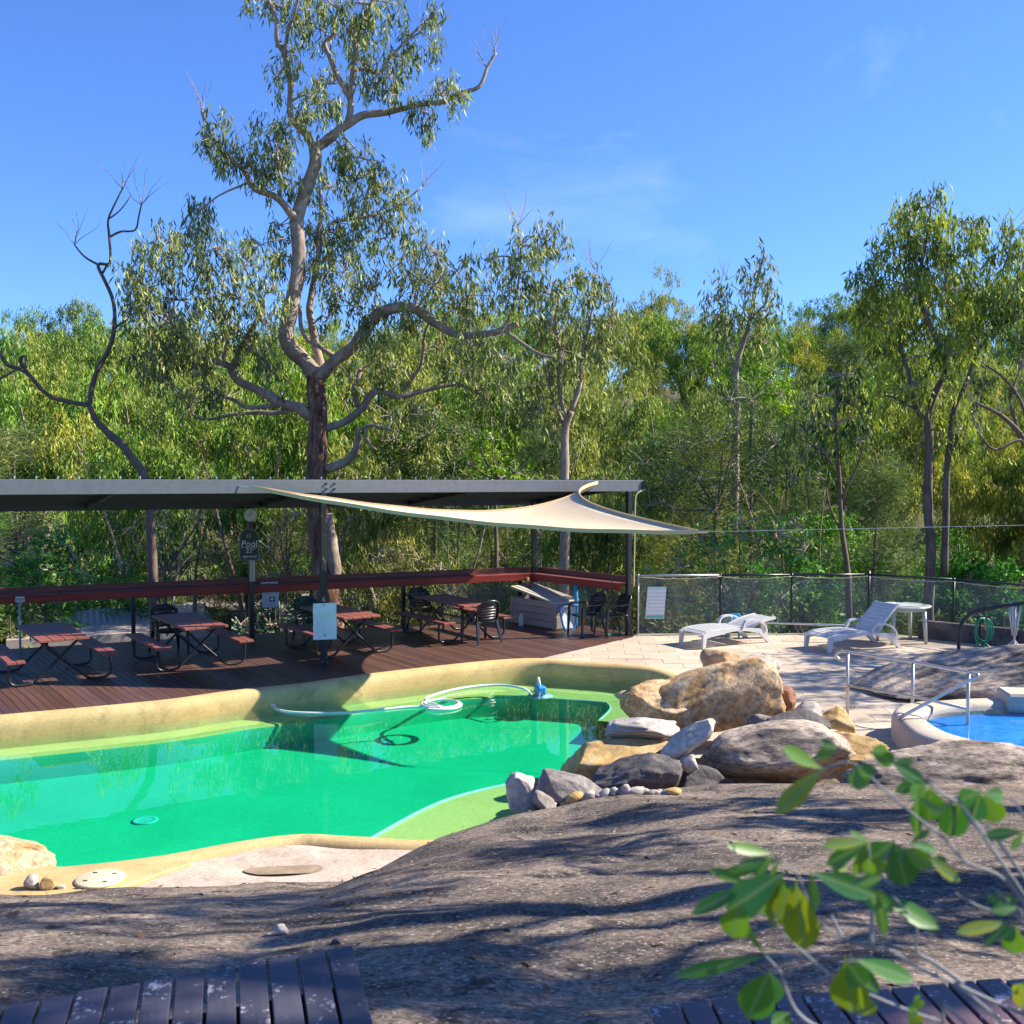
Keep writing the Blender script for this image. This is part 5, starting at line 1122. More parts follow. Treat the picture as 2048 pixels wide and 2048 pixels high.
# ------------------------------------------------------------------ leafy shrub reaching in from the right
shb = empty('leafy_shrub', (1.75, 1.75, 1.35), 0, 'leafy shrub with pale twigs and green to yellow broad leaves over the boardwalk', 'shrub')
def cz(x, y): return 1250 + x * 0.4130, 1480 + y * 0.4130
LV = [(960,140,735,350,70),(1030,40,925,90,45),(1190,60,1310,110,60),(1290,110,1450,210,55),(1130,120,1130,240,75),(1450,200,1310,250,45),(1480,230,1470,380,110),(1410,270,1410,470,40),(1620,300,1570,460,100),(1580,300,1500,360,40),
 (1720,250,1680,390,90),(1740,260,1810,400,85),(1932,440,1745,465,45),(720,550,490,520,45),(750,580,540,610,40),(700,600,470,650,45),(1180,490,960,510,40),(1180,490,980,600,55),(760,650,490,830,120),(600,700,320,840,55),
 (560,800,520,950,110),(760,690,650,840,90),(830,700,870,1000,130),(800,720,740,860,70),(900,640,1200,750,80),(1000,620,1100,720,60),(1100,700,1290,830,75),(1220,740,1520,920,75),(1300,490,1370,710,120),(1350,520,1480,610,70),
 (1380,500,1520,535,35),(1470,570,1610,680,50),(1180,570,1250,650,70),(680,1045,240,1140,50),(700,1120,600,1330,130),(1070,1070,1100,1310,140),(1110,1060,1390,1160,70),(1130,1330,1215,1280,55),(800,1320,710,1375,50),(1400,1250,1430,1300,50),
 (1370,1320,1430,1370,60),(1900,810,1780,825,40),(1860,880,1610,930,45),(1890,900,1880,1030,80),(1830,800,1755,755,35),(1930,1180,1915,1300,60),(2000,700,2060,860,70),(2050,300,2150,420,70)]
lr = random.Random(11)
for q in list(LV):                                  # each spray carries a second, smaller leaf
    an = lr.choice((-1, 1)) * lr.uniform(0.5, 1.3); k_ = lr.uniform(0.5, 0.8); dx, dy = q[2] - q[0], q[3] - q[1]
    LV.append((q[0], q[1], q[0] + k_ * (dx * math.cos(an) - dy * math.sin(an)), q[1] + k_ * (dx * math.sin(an) + dy * math.cos(an)), q[4] * k_))
for (x0, y0, x1, y1, w) in LV:
    d = lr.uniform(1.28, 1.46); a_ = P(*cz(x0, y0), d); b_ = P(*cz(x1, y1), d + lr.uniform(-0.02, 0.02)); L = (b_ - a_).length; wd = w * 0.413 * d / F * 1.38
    Y_ = (b_ - a_).normalized(); toc = (EYE - a_).normalized(); Z_ = (toc + Vector((lr.uniform(-.3, .3), lr.uniform(-.2, .2), lr.uniform(-.1, .4)))); Z_ = (Z_ - Y_ * Z_.dot(Y_)).normalized(); X_ = Y_.cross(Z_)
    rows_ = [(-0.08, 0.03), (0.04, 0.07), (0.14, 0.30), (0.32, 0.68), (0.55, 1.0), (0.74, 0.95), (0.88, 0.66), (0.97, 0.26), (1.03, 0.03)]; vv = []
    bend = lr.uniform(-0.10, 0.10) * L
    for t_, ww in rows_:
        for s_, zz in ((-1, 0.10), (0, 0), (1, 0.10)):
            vv.append((s_ * ww * wd / 2, t_ * L, zz * wd * ww + bend * t_ * t_))
    o = np_mesh('leaf', np.array(vv), grid_faces(len(rows_), 3), m_nearleaf, None, True); o.parent = shb
    o.matrix_local = Matrix.Translation(a_ - shb.location) @ Matrix((X_, Y_, Z_)).transposed().to_4x4()
BR = [[(1932,890),(1830,850),(1700,800),(1600,740)],[(1940,800),(1890,740),(1800,650),(1650,590),(1550,480),(1420,380),(1220,210),(1100,110),(960,140)],[(1900,620),(1780,500),(1700,400),(1640,320),(1520,250),(1470,200)],[(1740,470),(1690,390),(1720,250)],
      [(2100,1400),(1932,1330),(1750,1250),(1600,1180),(1430,1110),(1290,1020),(1180,1000),(1050,960),(930,870),(870,740),(830,640),(720,560)],[(1190,1000),(1195,800),(1180,500)],[(1700,1420),(1540,1370),(1400,1320),(1200,1240),(1000,1140),(900,1060),(760,930),(700,800)],
      [(1640,1180),(1500,1080),(1410,1020),(1410,890),(1300,760)],[(1000,1420),(900,1375),(820,1300),(770,1180),(750,1120),(680,1045)],[(2000,480),(1932,370),(1880,290)],[(1290,700),(1240,640),(1280,540),(1350,500)],[(1050,960),(1000,850)],[(1600,1180),(1750,1300),(1900,1440)],[(2050,1000),(1932,890)],[(1100,1180),(1070,1070)]]
for b_ in BR:
    d = lr.uniform(1.34, 1.42); pts = [P(*cz(x, y), d + 0.02 * math.sin(i)) - shb.location for i, (x, y) in enumerate(b_)]
    if b_[0][0] > 1650: pts = [Vector((lr.uniform(-.03, .03), lr.uniform(-.03, .03), 0)), (pts[0] * 0.55 + Vector((0.05, 0, -0.05)))] + pts
    ps = smooth_path(pts, 3); m_n = len(ps)
    MB().tube(ps, [0.0023 * (1 - i / m_n) + 0.0010 for i in range(m_n)], 6).build('twig', m_whitetwig, shb, True)
# ------------------------------------------------------------------ sheds below the deck
def shed(label, c, size, rz, zr, roofmat, fall):
    r_ = empty('garden_shed', (c[0], c[1], zg(*c)), R(rz), label, 'shed'); w, dp_ = size; z0 = zr - zg(*c)
    MB().box((0, 0, (z0 - 0.25) / 2), (w - 0.3, dp_ - 0.3, z0 - 0.25)).build('wall', m_box, r_)
    nx_ = 140; vv = []
    for j in (0, 1):
        for i in range(nx_):
            x = (i / (nx_ - 1) - 0.5) * w; vv.append((x, (j - 0.5) * dp_, z0 - fall * (1 - j) + 0.02 * math.sin(2 * math.pi * x / 0.16)))
    o = np_mesh('roof_sheet', np.array(vv), grid_faces(2, nx_), roofmat, r_, True)
    MB().bar((-w / 2, -dp_ / 2, z0 - fall - 0.06), (w / 2, -dp_ / 2, z0 - fall - 0.06), 0.03, 0.10).build('gutter', m_galv, r_)
m_tin = plain('weathered_tin', (0.45, 0.45, 0.44), 0.4, 0.2, 0.15)
m_rtin = rocky('rusty_tin', [(0.35, (0.42, 0.40, 0.36)), (0.5, (0.32, 0.13, 0.08)), (0.75, (0.38, 0.16, 0.09))], 1.2, 0.6, 0.2, 0.01)
shed('low shed with pale corrugated tin roof below the deck', (-10.6, 27.0), (5.2, 3.4), 24, -0.45, m_tin, 0.75)
shed('low shed with rusty red corrugated roof below the deck', (-7.9, 30.5), (4.0, 2.6), -20, -0.35, m_rtin, 0.8)

# ------------------------------------------------------------------ foliage tools
def leaf_arrays(cen, dirs, L, W, g):
    n_ = len(cen); r3 = g.normal(size=(n_, 3)); s_ = np.cross(dirs, r3); s_ /= np.linalg.norm(s_, axis=1, keepdims=True) + 1e-9
    nn_ = np.cross(s_, dirs); k_ = g.uniform(0.35, 0.55, n_)[:, None]
    L = L[:, None]; W = W[:, None]
    v0 = cen; mid = cen + dirs * L * k_ + nn_ * L * 0.05; v1 = mid + s_ * W / 2; v3 = mid - s_ * W / 2; v2 = cen + dirs * L - nn_ * L * 0.06
    return np.stack([v0, v1, v2, v3], 1).reshape(-1, 3)
def clump_leaves(c, rad, nb_, per, L, W, g, droop=1.0, spread=None, hollow=0.45):
    spread = spread if spread is not None else (0.42 if droop > 0.8 else 0.55)
    d = g.normal(size=(nb_, 3)); d /= np.linalg.norm(d, axis=1, keepdims=True)
    rr = (hollow ** 3 + (1 - hollow ** 3) * g.random(nb_)) ** (1 / 3)
    bc = np.asarray(c) + d * rr[:, None] * np.asarray(rad)
    cc = np.repeat(bc, per, 0) + g.normal(size=(nb_ * per, 3)) * (np.array([0.30, 0.30, 0.62]) * L if droop > 0.8 else L * 0.45)
    dd = np.stack([g.normal(size=nb_ * per) * spread, g.normal(size=nb_ * per) * spread, -droop + g.normal(size=nb_ * per) * spread * 0.6], 1)
    dd /= np.linalg.norm(dd, axis=1, keepdims=True)
    n_ = nb_ * per
    return leaf_arrays(cc, dd, L * g.uniform(0.65, 1.3, n_), W * g.uniform(0.7, 1.3, n_), g), bc
def leaf_obj(name, arrs, mat, parent):
    v = np.concatenate(arrs); return np_mesh(name, v, np.arange(len(v)).reshape(-1, 4), mat, parent)
def limb_tube(mb, pts, r0, r1, sides=8, n_=4, wob=0.25, power=1.0):
    ps = smooth_path(pts, n_); m_n = len(ps) - 1
    jit = [p + Vector((mn.noise(p * 0.9 + Vector((3, 0, 0))), mn.noise(p * 0.9 + Vector((0, 7, 0))), 0)) * 0.05 for p in ps]
    mb.tube(jit, [r0 + (r1 - r0) * (i / max(m_n, 1)) ** power for i in range(m_n + 1)], sides, True, wob); return jit
def bare_twigs(mb, c, g_, n_, L, r=0.010):
    for _ in range(n_):
        a_ = g_.uniform(0, 6.28); d = Vector((math.cos(a_) * 0.7, math.sin(a_) * 0.7, g_.uniform(0.5, 1.3))).normalized(); p = Vector(c); pts = [p]
        for k_ in range(4):
            d = (d + Vector((g_.uniform(-.4, .4), g_.uniform(-.4, .4), g_.uniform(-.1, .4)))).normalized(); p = p + d * L / 4; pts.append(p)
        mb.tube(pts, [r, r * .8, r * .6, r * .45, r * .3], 4, False)

def traced_tree(name, label, cat, depth, limbs, clumps, bark, leaf, L=0.22, W=0.036, per=8, dens=1.0, seed=1, droop=1.0, group=None, dead=(), twig=True, spreadz=0.7, thick=1.0, limbmat=None):
    """limbs: (points px, r0 px, r1 px, depth offset of the end); clumps: (x, y, rx, ry) in px at that distance"""
    g = np.random.default_rng(seed); gr = random.Random(seed); s_ = depth / F
    base = P(limbs[0][0][0][0], limbs[0][0][0][1], depth); zb_ = zg(base.x, base.y)
    root = empty(name, (base.x, base.y, min(zb_, base.z)), 0, label, cat, group)
    wood = MB(); limbm = MB(); samples = []
    def near_dd(p2, lim):
        best = None
        for (q, dd, r) in samples:
            e = (q[0] - p2[0]) ** 2 + (q[1] - p2[1]) ** 2
            if best is None or e < best[0]: best = (e, dd)
        return best[1] if best else 0.0
    for li, (pp_, r0, r1, dd) in enumerate(limbs):
        d0 = 0.0 if li == 0 else near_dd(pp_[0], None); m_n = len(pp_) - 1; pts = []
        if li == 0: pts.append(Vector((base.x + 0.05, base.y, zb_ - 0.3)))
        for i, (x, y) in enumerate(pp_):
            t_ = i / max(m_n, 1); e = d0 + (dd - d0) * t_; pts.append(P(x, y, depth + e)); samples.append(((x, y), e, 0))
            if i < m_n:
                x2, y2 = pp_[i + 1]
                for f_ in (0.33, 0.66): samples.append(((x + (x2 - x) * f_, y + (y2 - y) * f_), d0 + (dd - d0) * (i + f_) / m_n, 0))
        limb_tube(wood if li == 0 else limbm, pts, r0 * s_ * (1.15 if li == 0 else 0.88), r1 * s_ * 0.88, 10 if r0 > 12 else 7, 4)
    arr = []; tw = MB()
    for (x, y, rx_, ry_) in clumps:
        best = min(samples, key=lambda q: (q[0][0] - x) ** 2 + (q[0][1] - y) ** 2); e = best[1] + gr.uniform(-1, 1) * spreadz
        c = P(x, y, depth + e); rad = (rx_ * s_, min(rx_, 70) * s_ * thick, ry_ * s_)
        nb_ = max(4, int(dens * rx_ * ry_ / 2500 * 16)); a_, bc = clump_leaves(c, rad, nb_, per, L, W, g, droop); arr.append(a_)
        if twig:
            lp = P(best[0][0], best[0][1], depth + best[1]); mid = lp.lerp(c, 0.5) + Vector((gr.uniform(-.12, .12), gr.uniform(-.12, .12), gr.uniform(0, .2)))
            tw.tube(smooth_path([lp, mid, c], 3), [0.03, 0.027, 0.024, 0.021, 0.018, 0.015, 0.012], 5, False)
            for q in bc[:: max(1, len(bc) // 7)]:
                q = Vector(q); tw.tube([c, c.lerp(q, 0.5) + Vector((0, 0, 0.06)), q + Vector((0, 0, 0.1))], [0.014, 0.010, 0.006], 4, False)
            if gr.random() < 0.35: bare_twigs(tw, c + Vector((0, 0, ry_ * s_ * 0.5)), gr, 2, 0.7, 0.007)
    for (x, y) in dead: bare_twigs(tw, P(x, y, depth + near_dd((x, y), None)), gr, 5, 0.9, 0.010)
    inv = Matrix.Translation(-root.location)
    o = wood.build('trunk', bark, None, True); o.parent = root; o.matrix_parent_inverse = inv
    if limbm.v: o = limbm.build('limbs', limbmat or bark, None, True); o.parent = root; o.matrix_parent_inverse = inv; o['kind'] = 'stuff'
    if arr: o = leaf_obj('crown', arr, leaf, None); o.parent = root; o.matrix_parent_inverse = inv
    if tw.v: o = tw.build('twigs', m_twig, None, True); o['kind'] = 'stuff'; o.parent = root; o.matrix_parent_inverse = inv
    return root

# ------------------------------------------------------------------ the big gum tree beside the deck
hero_limbs = [
 ([(662,1215),(652,1150),(640,1060),(633,960),(636,880),(637,815),(632,770),(630,745)], 25, 18, 0.0),
 ([(630,750),(612,728),(584,700),(573,670),(577,634),(588,590),(596,540),(599,489),(594,440),(606,400),(620,362),(630,325),(628,297)], 19, 13, 0.5),
 ([(628,300),(618,275),(598,252),(583,232),(582,188),(580,160),(571,109),(555,80),(553,36),(538,0)], 10, 4, -0.6),
 ([(571,109),(578,60),(590,30),(600,-10)], 5, 3, -0.9),
 ([(628,300),(648,285),(668,270),(698,246),(727,230),(767,225),(803,217),(839,208),(886,203),(915,188),(959,174),(973,134),(990,105)], 12, 3, 1.2),
 ([(698,246),(702,203),(676,152),(661,116),(648,87),(665,70),(669,45),(682,5)], 8, 3, 0.9),
 ([(701,200),(707,145),(712,94),(700,65),(712,40),(738,20),(745,-15)], 7, 3, -0.5),
 ([(707,140),(735,138),(759,145),(785,109),(821,72),(857,40)], 5, 2.5, 1.4),
 ([(594,440),(585,431),(553,395),(506,377),(484,340),(451,311),(422,268),(404,222)], 10, 3, -1.2),
 ([(560,400),(563,360),(555,320)], 4, 2, -0.5),
 ([(634,755),(640,731),(633,699),(618,630),(622,590),(636,525),(638,470),(641,423),(640,380)], 11, 4, 1.3),
 ([(640,500),(660,448),(700,440),(740,432),(790,415),(845,375)], 4, 2, 1.8),
 ([(634,758),(669,720),(709,692),(734,652),(763,626),(796,615),(832,619),(861,641),(897,662),(926,670),(970,668),(1009,659),(1035,648)], 16, 6, -1.2),
 ([(670,715),(640,695),(615,680),(600,655),(598,610)], 6, 4, -0.4),
 ([(1009,659),(1027,615),(1038,568),(1042,518),(1035,452)], 5, 2, -1.0),
 ([(1009,661),(1046,688),(1082,710),(1107,713)], 5, 2.5, -1.6),
 ([(650,858),(687,844),(720,818),(745,786),(770,784),(803,793),(846,782),(890,771),(919,769),(948,782),(975,800)], 10, 3.5, 1.0),
 ([(806,784),(830,750),(846,724),(850,670),(861,640)], 6, 3, 0.2),
 ([(714,812),(708,780),(716,760),(723,738)], 7, 5, 0.6),
 ([(652,938),(690,923),(712,894),(719,858)], 12, 7, -0.5),
 ([(719,860),(745,850),(790,862)], 4, 2, -0.6), ([(735,858),(738,885),(755,900)], 4, 2, -0.6),
 ([(622,832),(594,815),(562,807),(536,789),(507,775),(482,764),(464,742),(469,724),(482,695),(507,652),(529,612)], 14, 4, -0.9),
 ([(466,735),(431,724),(410,735),(392,752)], 8, 4, -1.3), ([(440,727),(452,690),(455,640),(470,600)], 4, 2, -0.9), ([(420,728),(380,690),(345,650)], 4, 2, -1.6),
 ([(566,808),(500,815),(470,800),(435,786),(399,768)], 6, 3, 0.4), ([(598,818),(550,826),(520,825),(471,829),(420,838),(388,832),(368,800)], 6, 3, 0.8),
 ([(665,1200),(668,1140),(660,1080),(650,1030)], 17, 15, -0.35)]
hero_clumps = [(520,0,40,25),(560,15,38,35),(610,20,50,45),(665,10,55,40),(720,5,50,35),(775,5,50,28),(640,60,45,45),(705,80,45,50),(745,60,45,45),(839,65,55,50),(870,35,35,30),(806,118,50,45),(780,150,35,40),(712,120,35,50),(553,156,26,46),(588,110,24,40),(600,70,30,35),
 (633,203,42,38),(660,168,38,38),(752,175,30,55),(785,190,25,25),(882,190,48,40),(850,225,40,30),(846,250,35,28),(920,205,25,28),(604,250,52,45),(660,235,40,38),(538,280,40,55),(437,250,28,48),(411,285,22,34),(425,320,20,25),(470,305,50,42),(500,335,40,40),(560,300,36,45),(567,335,38,45),(540,360,38,34),
 (687,320,55,45),(730,318,42,42),(658,375,52,52),(600,366,30,45),(712,362,50,55),(700,300,30,30),(774,390,50,45),(810,410,38,34),(748,435,55,38),(676,445,60,38),(665,490,62,48),(620,470,30,40),(560,450,30,40),(520,490,38,30),
 (393,427,40,52),(379,475,52,50),(427,496,48,46),(319,489,46,46),(345,520,45,45),(262,545,36,62),(300,575,50,62),(362,600,55,55),(319,650,55,55),(280,620,35,50),(417,583,46,52),(435,630,52,44),(399,668,62,46),(345,690,50,45),(536,520,52,40),(489,530,46,46),(543,585,36,55),(525,645,42,46),(480,600,40,45),(465,670,45,40),(543,742,42,46),(362,724,60,45),(326,765,60,45),(453,797,50,36),(399,805,55,36),(420,745,40,30),(300,710,50,40),(500,700,38,40),
 (691,489,60,46),(691,543,52,52),(640,560,35,50),(774,475,52,38),(803,525,52,46),(752,583,52,46),(832,466,30,26),(800,445,30,25),(872,507,46,42),(912,545,52,48),(941,590,52,52),(970,520,28,46),(908,610,60,44),(832,583,46,52),(870,570,45,40),(803,655,50,38),(745,660,45,44),(700,610,40,44),(1042,489,40,44),(1090,480,36,42),(1112,505,30,36),(1046,545,52,46),(1020,580,38,36),(1071,605,52,46),(944,690,50,44),(991,712,50,50),(985,765,50,55),(930,740,45,35),(788,735,46,36),(752,717,44,34),(880,700,45,35),(700,760,35,35),(655,640,28,40),(840,830,40,30),(780,830,40,30)]
traced_tree('gum_tree', 'tall twisted gum tree with red brown trunk rising behind the shelter', 'tree', 24.6, hero_limbs, hero_clumps, m_trunk, lf_gum, 0.23, 0.042, 15, 1.12, 5, limbmat=m_bark2, dead=((990,105),(404,222),(845,375),(1035,452),(973,134),(388,752),(975,800)))
# leafless leaning tree
dl2 = [([(300,1010),(254,905),(228,876),(196,844),(178,811)], 8.5, 6.5, 0),
 ([(178,811),(185,775),(199,735),(217,699),(228,655),(226,605),(207,557),(197,529),(221,525),(219,471),(217,438),(232,402),(246,375)], 6.5, 1.6, 0.6), ([(199,530),(170,514),(149,489)], 3, 1.5, 0.4), ([(219,474),(240,463),(268,460),(276,435),(283,410)], 3, 1.5, 0.8), ([(228,655),(250,640),(270,600),(282,560)], 4, 2, 1.0), ([(205,545),(215,530),(221,525)], 3, 3, 0.5), ([(217,438),(240,420),(262,392)], 2, 1, 0.7),
 ([(178,811),(138,804),(94,789),(58,749),(36,737),(11,728),(-5,700),(-30,680)], 5.5, 3.5, -0.6), ([(58,749),(40,722),(50,712),(52,735)], 4, 3, -0.5), ([(36,737),(15,748),(-15,765)], 3, 2, -0.6)]
traced_tree('dead_tree', 'leafless leaning tree with crooked bare branches behind the roof', 'tree', 23.4, dl2, [], m_darkbranch, lf_gum, seed=8, dead=((246,378),(149,489),(283,410),(282,560)))
# slender gum to the right of the big tree
traced_tree('gum_tree', 'slender three stemmed gum tree above the cream sail', 'tree', 26.5,
 [([(1128,1110),(1129,952),(1132,862),(1143,822)], 10, 8, 0), ([(1143,822),(1161,760),(1165,713),(1180,640),(1190,580)], 6, 2, 0.5), ([(1138,845),(1122,797),(1118,706),(1110,640),(1118,580)], 6, 2, -0.5), ([(1132,860),(1107,797),(1085,717),(1080,660)], 5, 2, 0.8)],
 [(1143,575,50,40),(1100,590,40,40),(1190,575,46,44),(1215,600,30,35),(1180,645,66,52),(1114,640,60,54),(1225,660,30,45),(1210,700,35,40),(1125,700,54,46),(1170,720,50,40),(1085,660,40,50),(1040,780,50,46),(1080,820,40,46),(1100,760,40,40),(1150,780,36,30),(1110,860,36,34),(1170,545,30,25)], m_bark2, lf_gum, 0.24, 0.045, 14, 1.1, 12, dead=((1190,540),))
# tall bright gum at the right
traced_tree('gum_tree', 'tall double trunked gum tree with yellow green crown behind the fence', 'tree', 25.8,
 [([(1860,1150),(1858,1010),(1857,882),(1859,830),(1875,780),(1893,730),(1860,650),(1837,577),(1845,510),(1859,440)], 9.5, 3, 0), ([(1887,1150),(1893,1010),(1896,903),(1911,816),(1928,777),(1954,708),(1989,656),(2020,600)], 8.5, 3, -0.6), ([(1859,832),(1837,821),(1820,751),(1807,708),(1790,650)], 8, 3, 0.7), ([(1893,735),(1900,640),(1890,560)], 5, 2, 0.5), ([(1837,821),(1800,800),(1770,790)], 4, 2, 1.0), ([(1896,905),(1908,890),(1912,870)], 4, 3, -0.6)],
 [(1859,412,44,32),(1820,432,44,44),(1800,470,40,40),(1880,455,50,44),(1850,490,55,45),(1815,510,55,46),(1946,460,36,36),(1965,450,25,25),(1924,512,54,48),(1880,530,50,40),(1754,508,26,40),(1745,560,46,40),(1793,586,62,46),(1850,590,60,46),(1900,580,60,46),(1946,603,60,46),(2024,465,36,38),(2011,520,50,50),(2024,580,54,50),(1990,610,50,40),(1815,643,60,52),(1893,650,60,52),(1763,650,52,46),(1960,660,50,44),(1772,708,52,46),(1840,712,60,46),(1910,715,52,46),(1772,795,50,44),(1830,770,40,35),(1902,830,40,44),(1945,770,36,40),(2030,640,50,40),(1740,620,35,35),(1925,860,36,36)], m_greybark, lf_bright, 0.25, 0.05, 14, 1.45, 14)
traced_tree('gum_tree', 'thin gum sapling with dark drooping leaves behind the fence mesh', 'tree', 26.4,
 [([(1696,1180),(1693,1143),(1685,1056),(1678,947),(1672,838),(1680,760)], 7, 2, 0), ([(1678,947),(1640,900),(1605,880)], 3, 1.5, 0.4), ([(1682,1000),(1715,930),(1725,885)], 3, 1.5, -0.5), ([(1687,1070),(1660,1010),(1650,960)], 3, 1.5, 0.3)],
 [(1641,795,52,48),(1685,751,50,46),(1663,850,56,44),(1598,915,42,44),(1720,882,42,38),(1610,860,40,36),(1700,810,40,40),(1650,905,40,36),(1580,960,30,30)], m_darkbranch, lf_dark, 0.24, 0.05, 8, 1.0, 15)
traced_tree('gum_tree', 'gum tree with narrow pointed top standing above the hillside bush', 'tree', 33,
 [([(1470,960),(1472,820),(1475,730),(1500,640),(1515,560),(1530,500)], 8, 2, 0), ([(1474,740),(1450,670),(1440,610)], 4, 2, 0.5), ([(1500,640),(1530,610)], 3, 2, -0.5)],
 [(1530,515,24,36),(1511,550,36,36),(1493,590,46,44),(1437,600,38,44),(1446,643,46,44),(1489,640,52,44),(1533,621,38,46),(1467,690,54,38),(1520,680,44,40),(1425,640,30,36),(1545,585,22,26)], m_bark2, lf_gum, 0.30, 0.06, 9, 1.2, 16, dead=((1440,570),(1455,560)))
traced_tree('bare_branched_tree', 'dark spreading tree with thin crooked branches at the end of the fence', 'tree', 24.2,
 [([(2075,1150),(2070,1000),(2065,930),(2040,870),(2000,830),(1950,805)], 10, 3, 0), ([(2060,920),(2040,880),(1990,900),(1960,870)], 4, 2, -0.4), ([(2065,930),(2050,820),(2010,760),(1970,730)], 5, 2, 0.5), ([(2040,870),(2020,800),(2040,740)], 4, 2, 0.6)],
 [(2060,700,50,46),(2080,620,60,60),(2050,560,46,46),(2100,520,60,60),(2040,780,30,25),(2080,840,50,50)], m_darkbranch, lf_dark, 0.24, 0.05, 8, 1.0, 18, dead=((1950,805),(1960,870),(1970,730),(2000,830)))
# out of frame trees on the right whose shade falls over the rock and the paving
def shade_tree(c, H, rc, seed, label, nb_=26, leafn=150, zc=0.72):
    g = np.random.default_rng(seed); gr = random.Random(seed); z0 = zg(*c); root = empty('gum_tree', (c[0], c[1], z0), 0, label, 'tree')
    mb = MB(); top = Vector((gr.uniform(-.5, .5), gr.uniform(-.5, .5), H - z0)); limb_tube(mb, [(0, 0, -0.3), (0.2, 0.1, H * 0.3), top], 0.24, 0.12)
    arr = []
    for k_ in range(nb_):
        d = Vector((gr.gauss(0, 1), gr.gauss(0, 1), gr.gauss(0, 0.6))).normalized(); p = top + Vector((d.x * rc, d.y * rc, d.z * rc * 0.65)) * gr.uniform(0.5, 1)
        limb_tube(mb, [top - Vector((0, 0, H * 0.15)), top.lerp(p, 0.5) + Vector((0, 0, 0.2)), p], 0.06, 0.015, 5, 3)
        a_, _ = clump_leaves(p, (rc * 0.24, rc * 0.27, rc * 0.14), leafn // 9, 9, 0.26, 0.05, g); arr.append(a_)
    mb.build('trunk', m_bark, root, True); leaf_obj('crown', arr, lf_gum, root)
shade_tree((8.3, 6.6), 6.4, 2.3, 91, 'gum tree beside the boardwalk shading the dark rock', 6, 330)
shade_tree((8.6, 4.6), 8.9, 1.8, 92, 'gum tree beside the boardwalk shading the worn boards', 9, 340)
shade_tree((8.6, 9.2), 6.0, 1.5, 95, 'small gum tree between the boardwalk and the paddling pool', 4, 260)
shade_tree((9.6, 6.4), 9.3, 2.3, 96, 'taller gum tree beside the boardwalk behind a lower one', 5, 330)
shade_tree((14.2, 18.6), 6.2, 3.0, 93, 'gum tree beyond the fence end shading the paving', 26, 170)

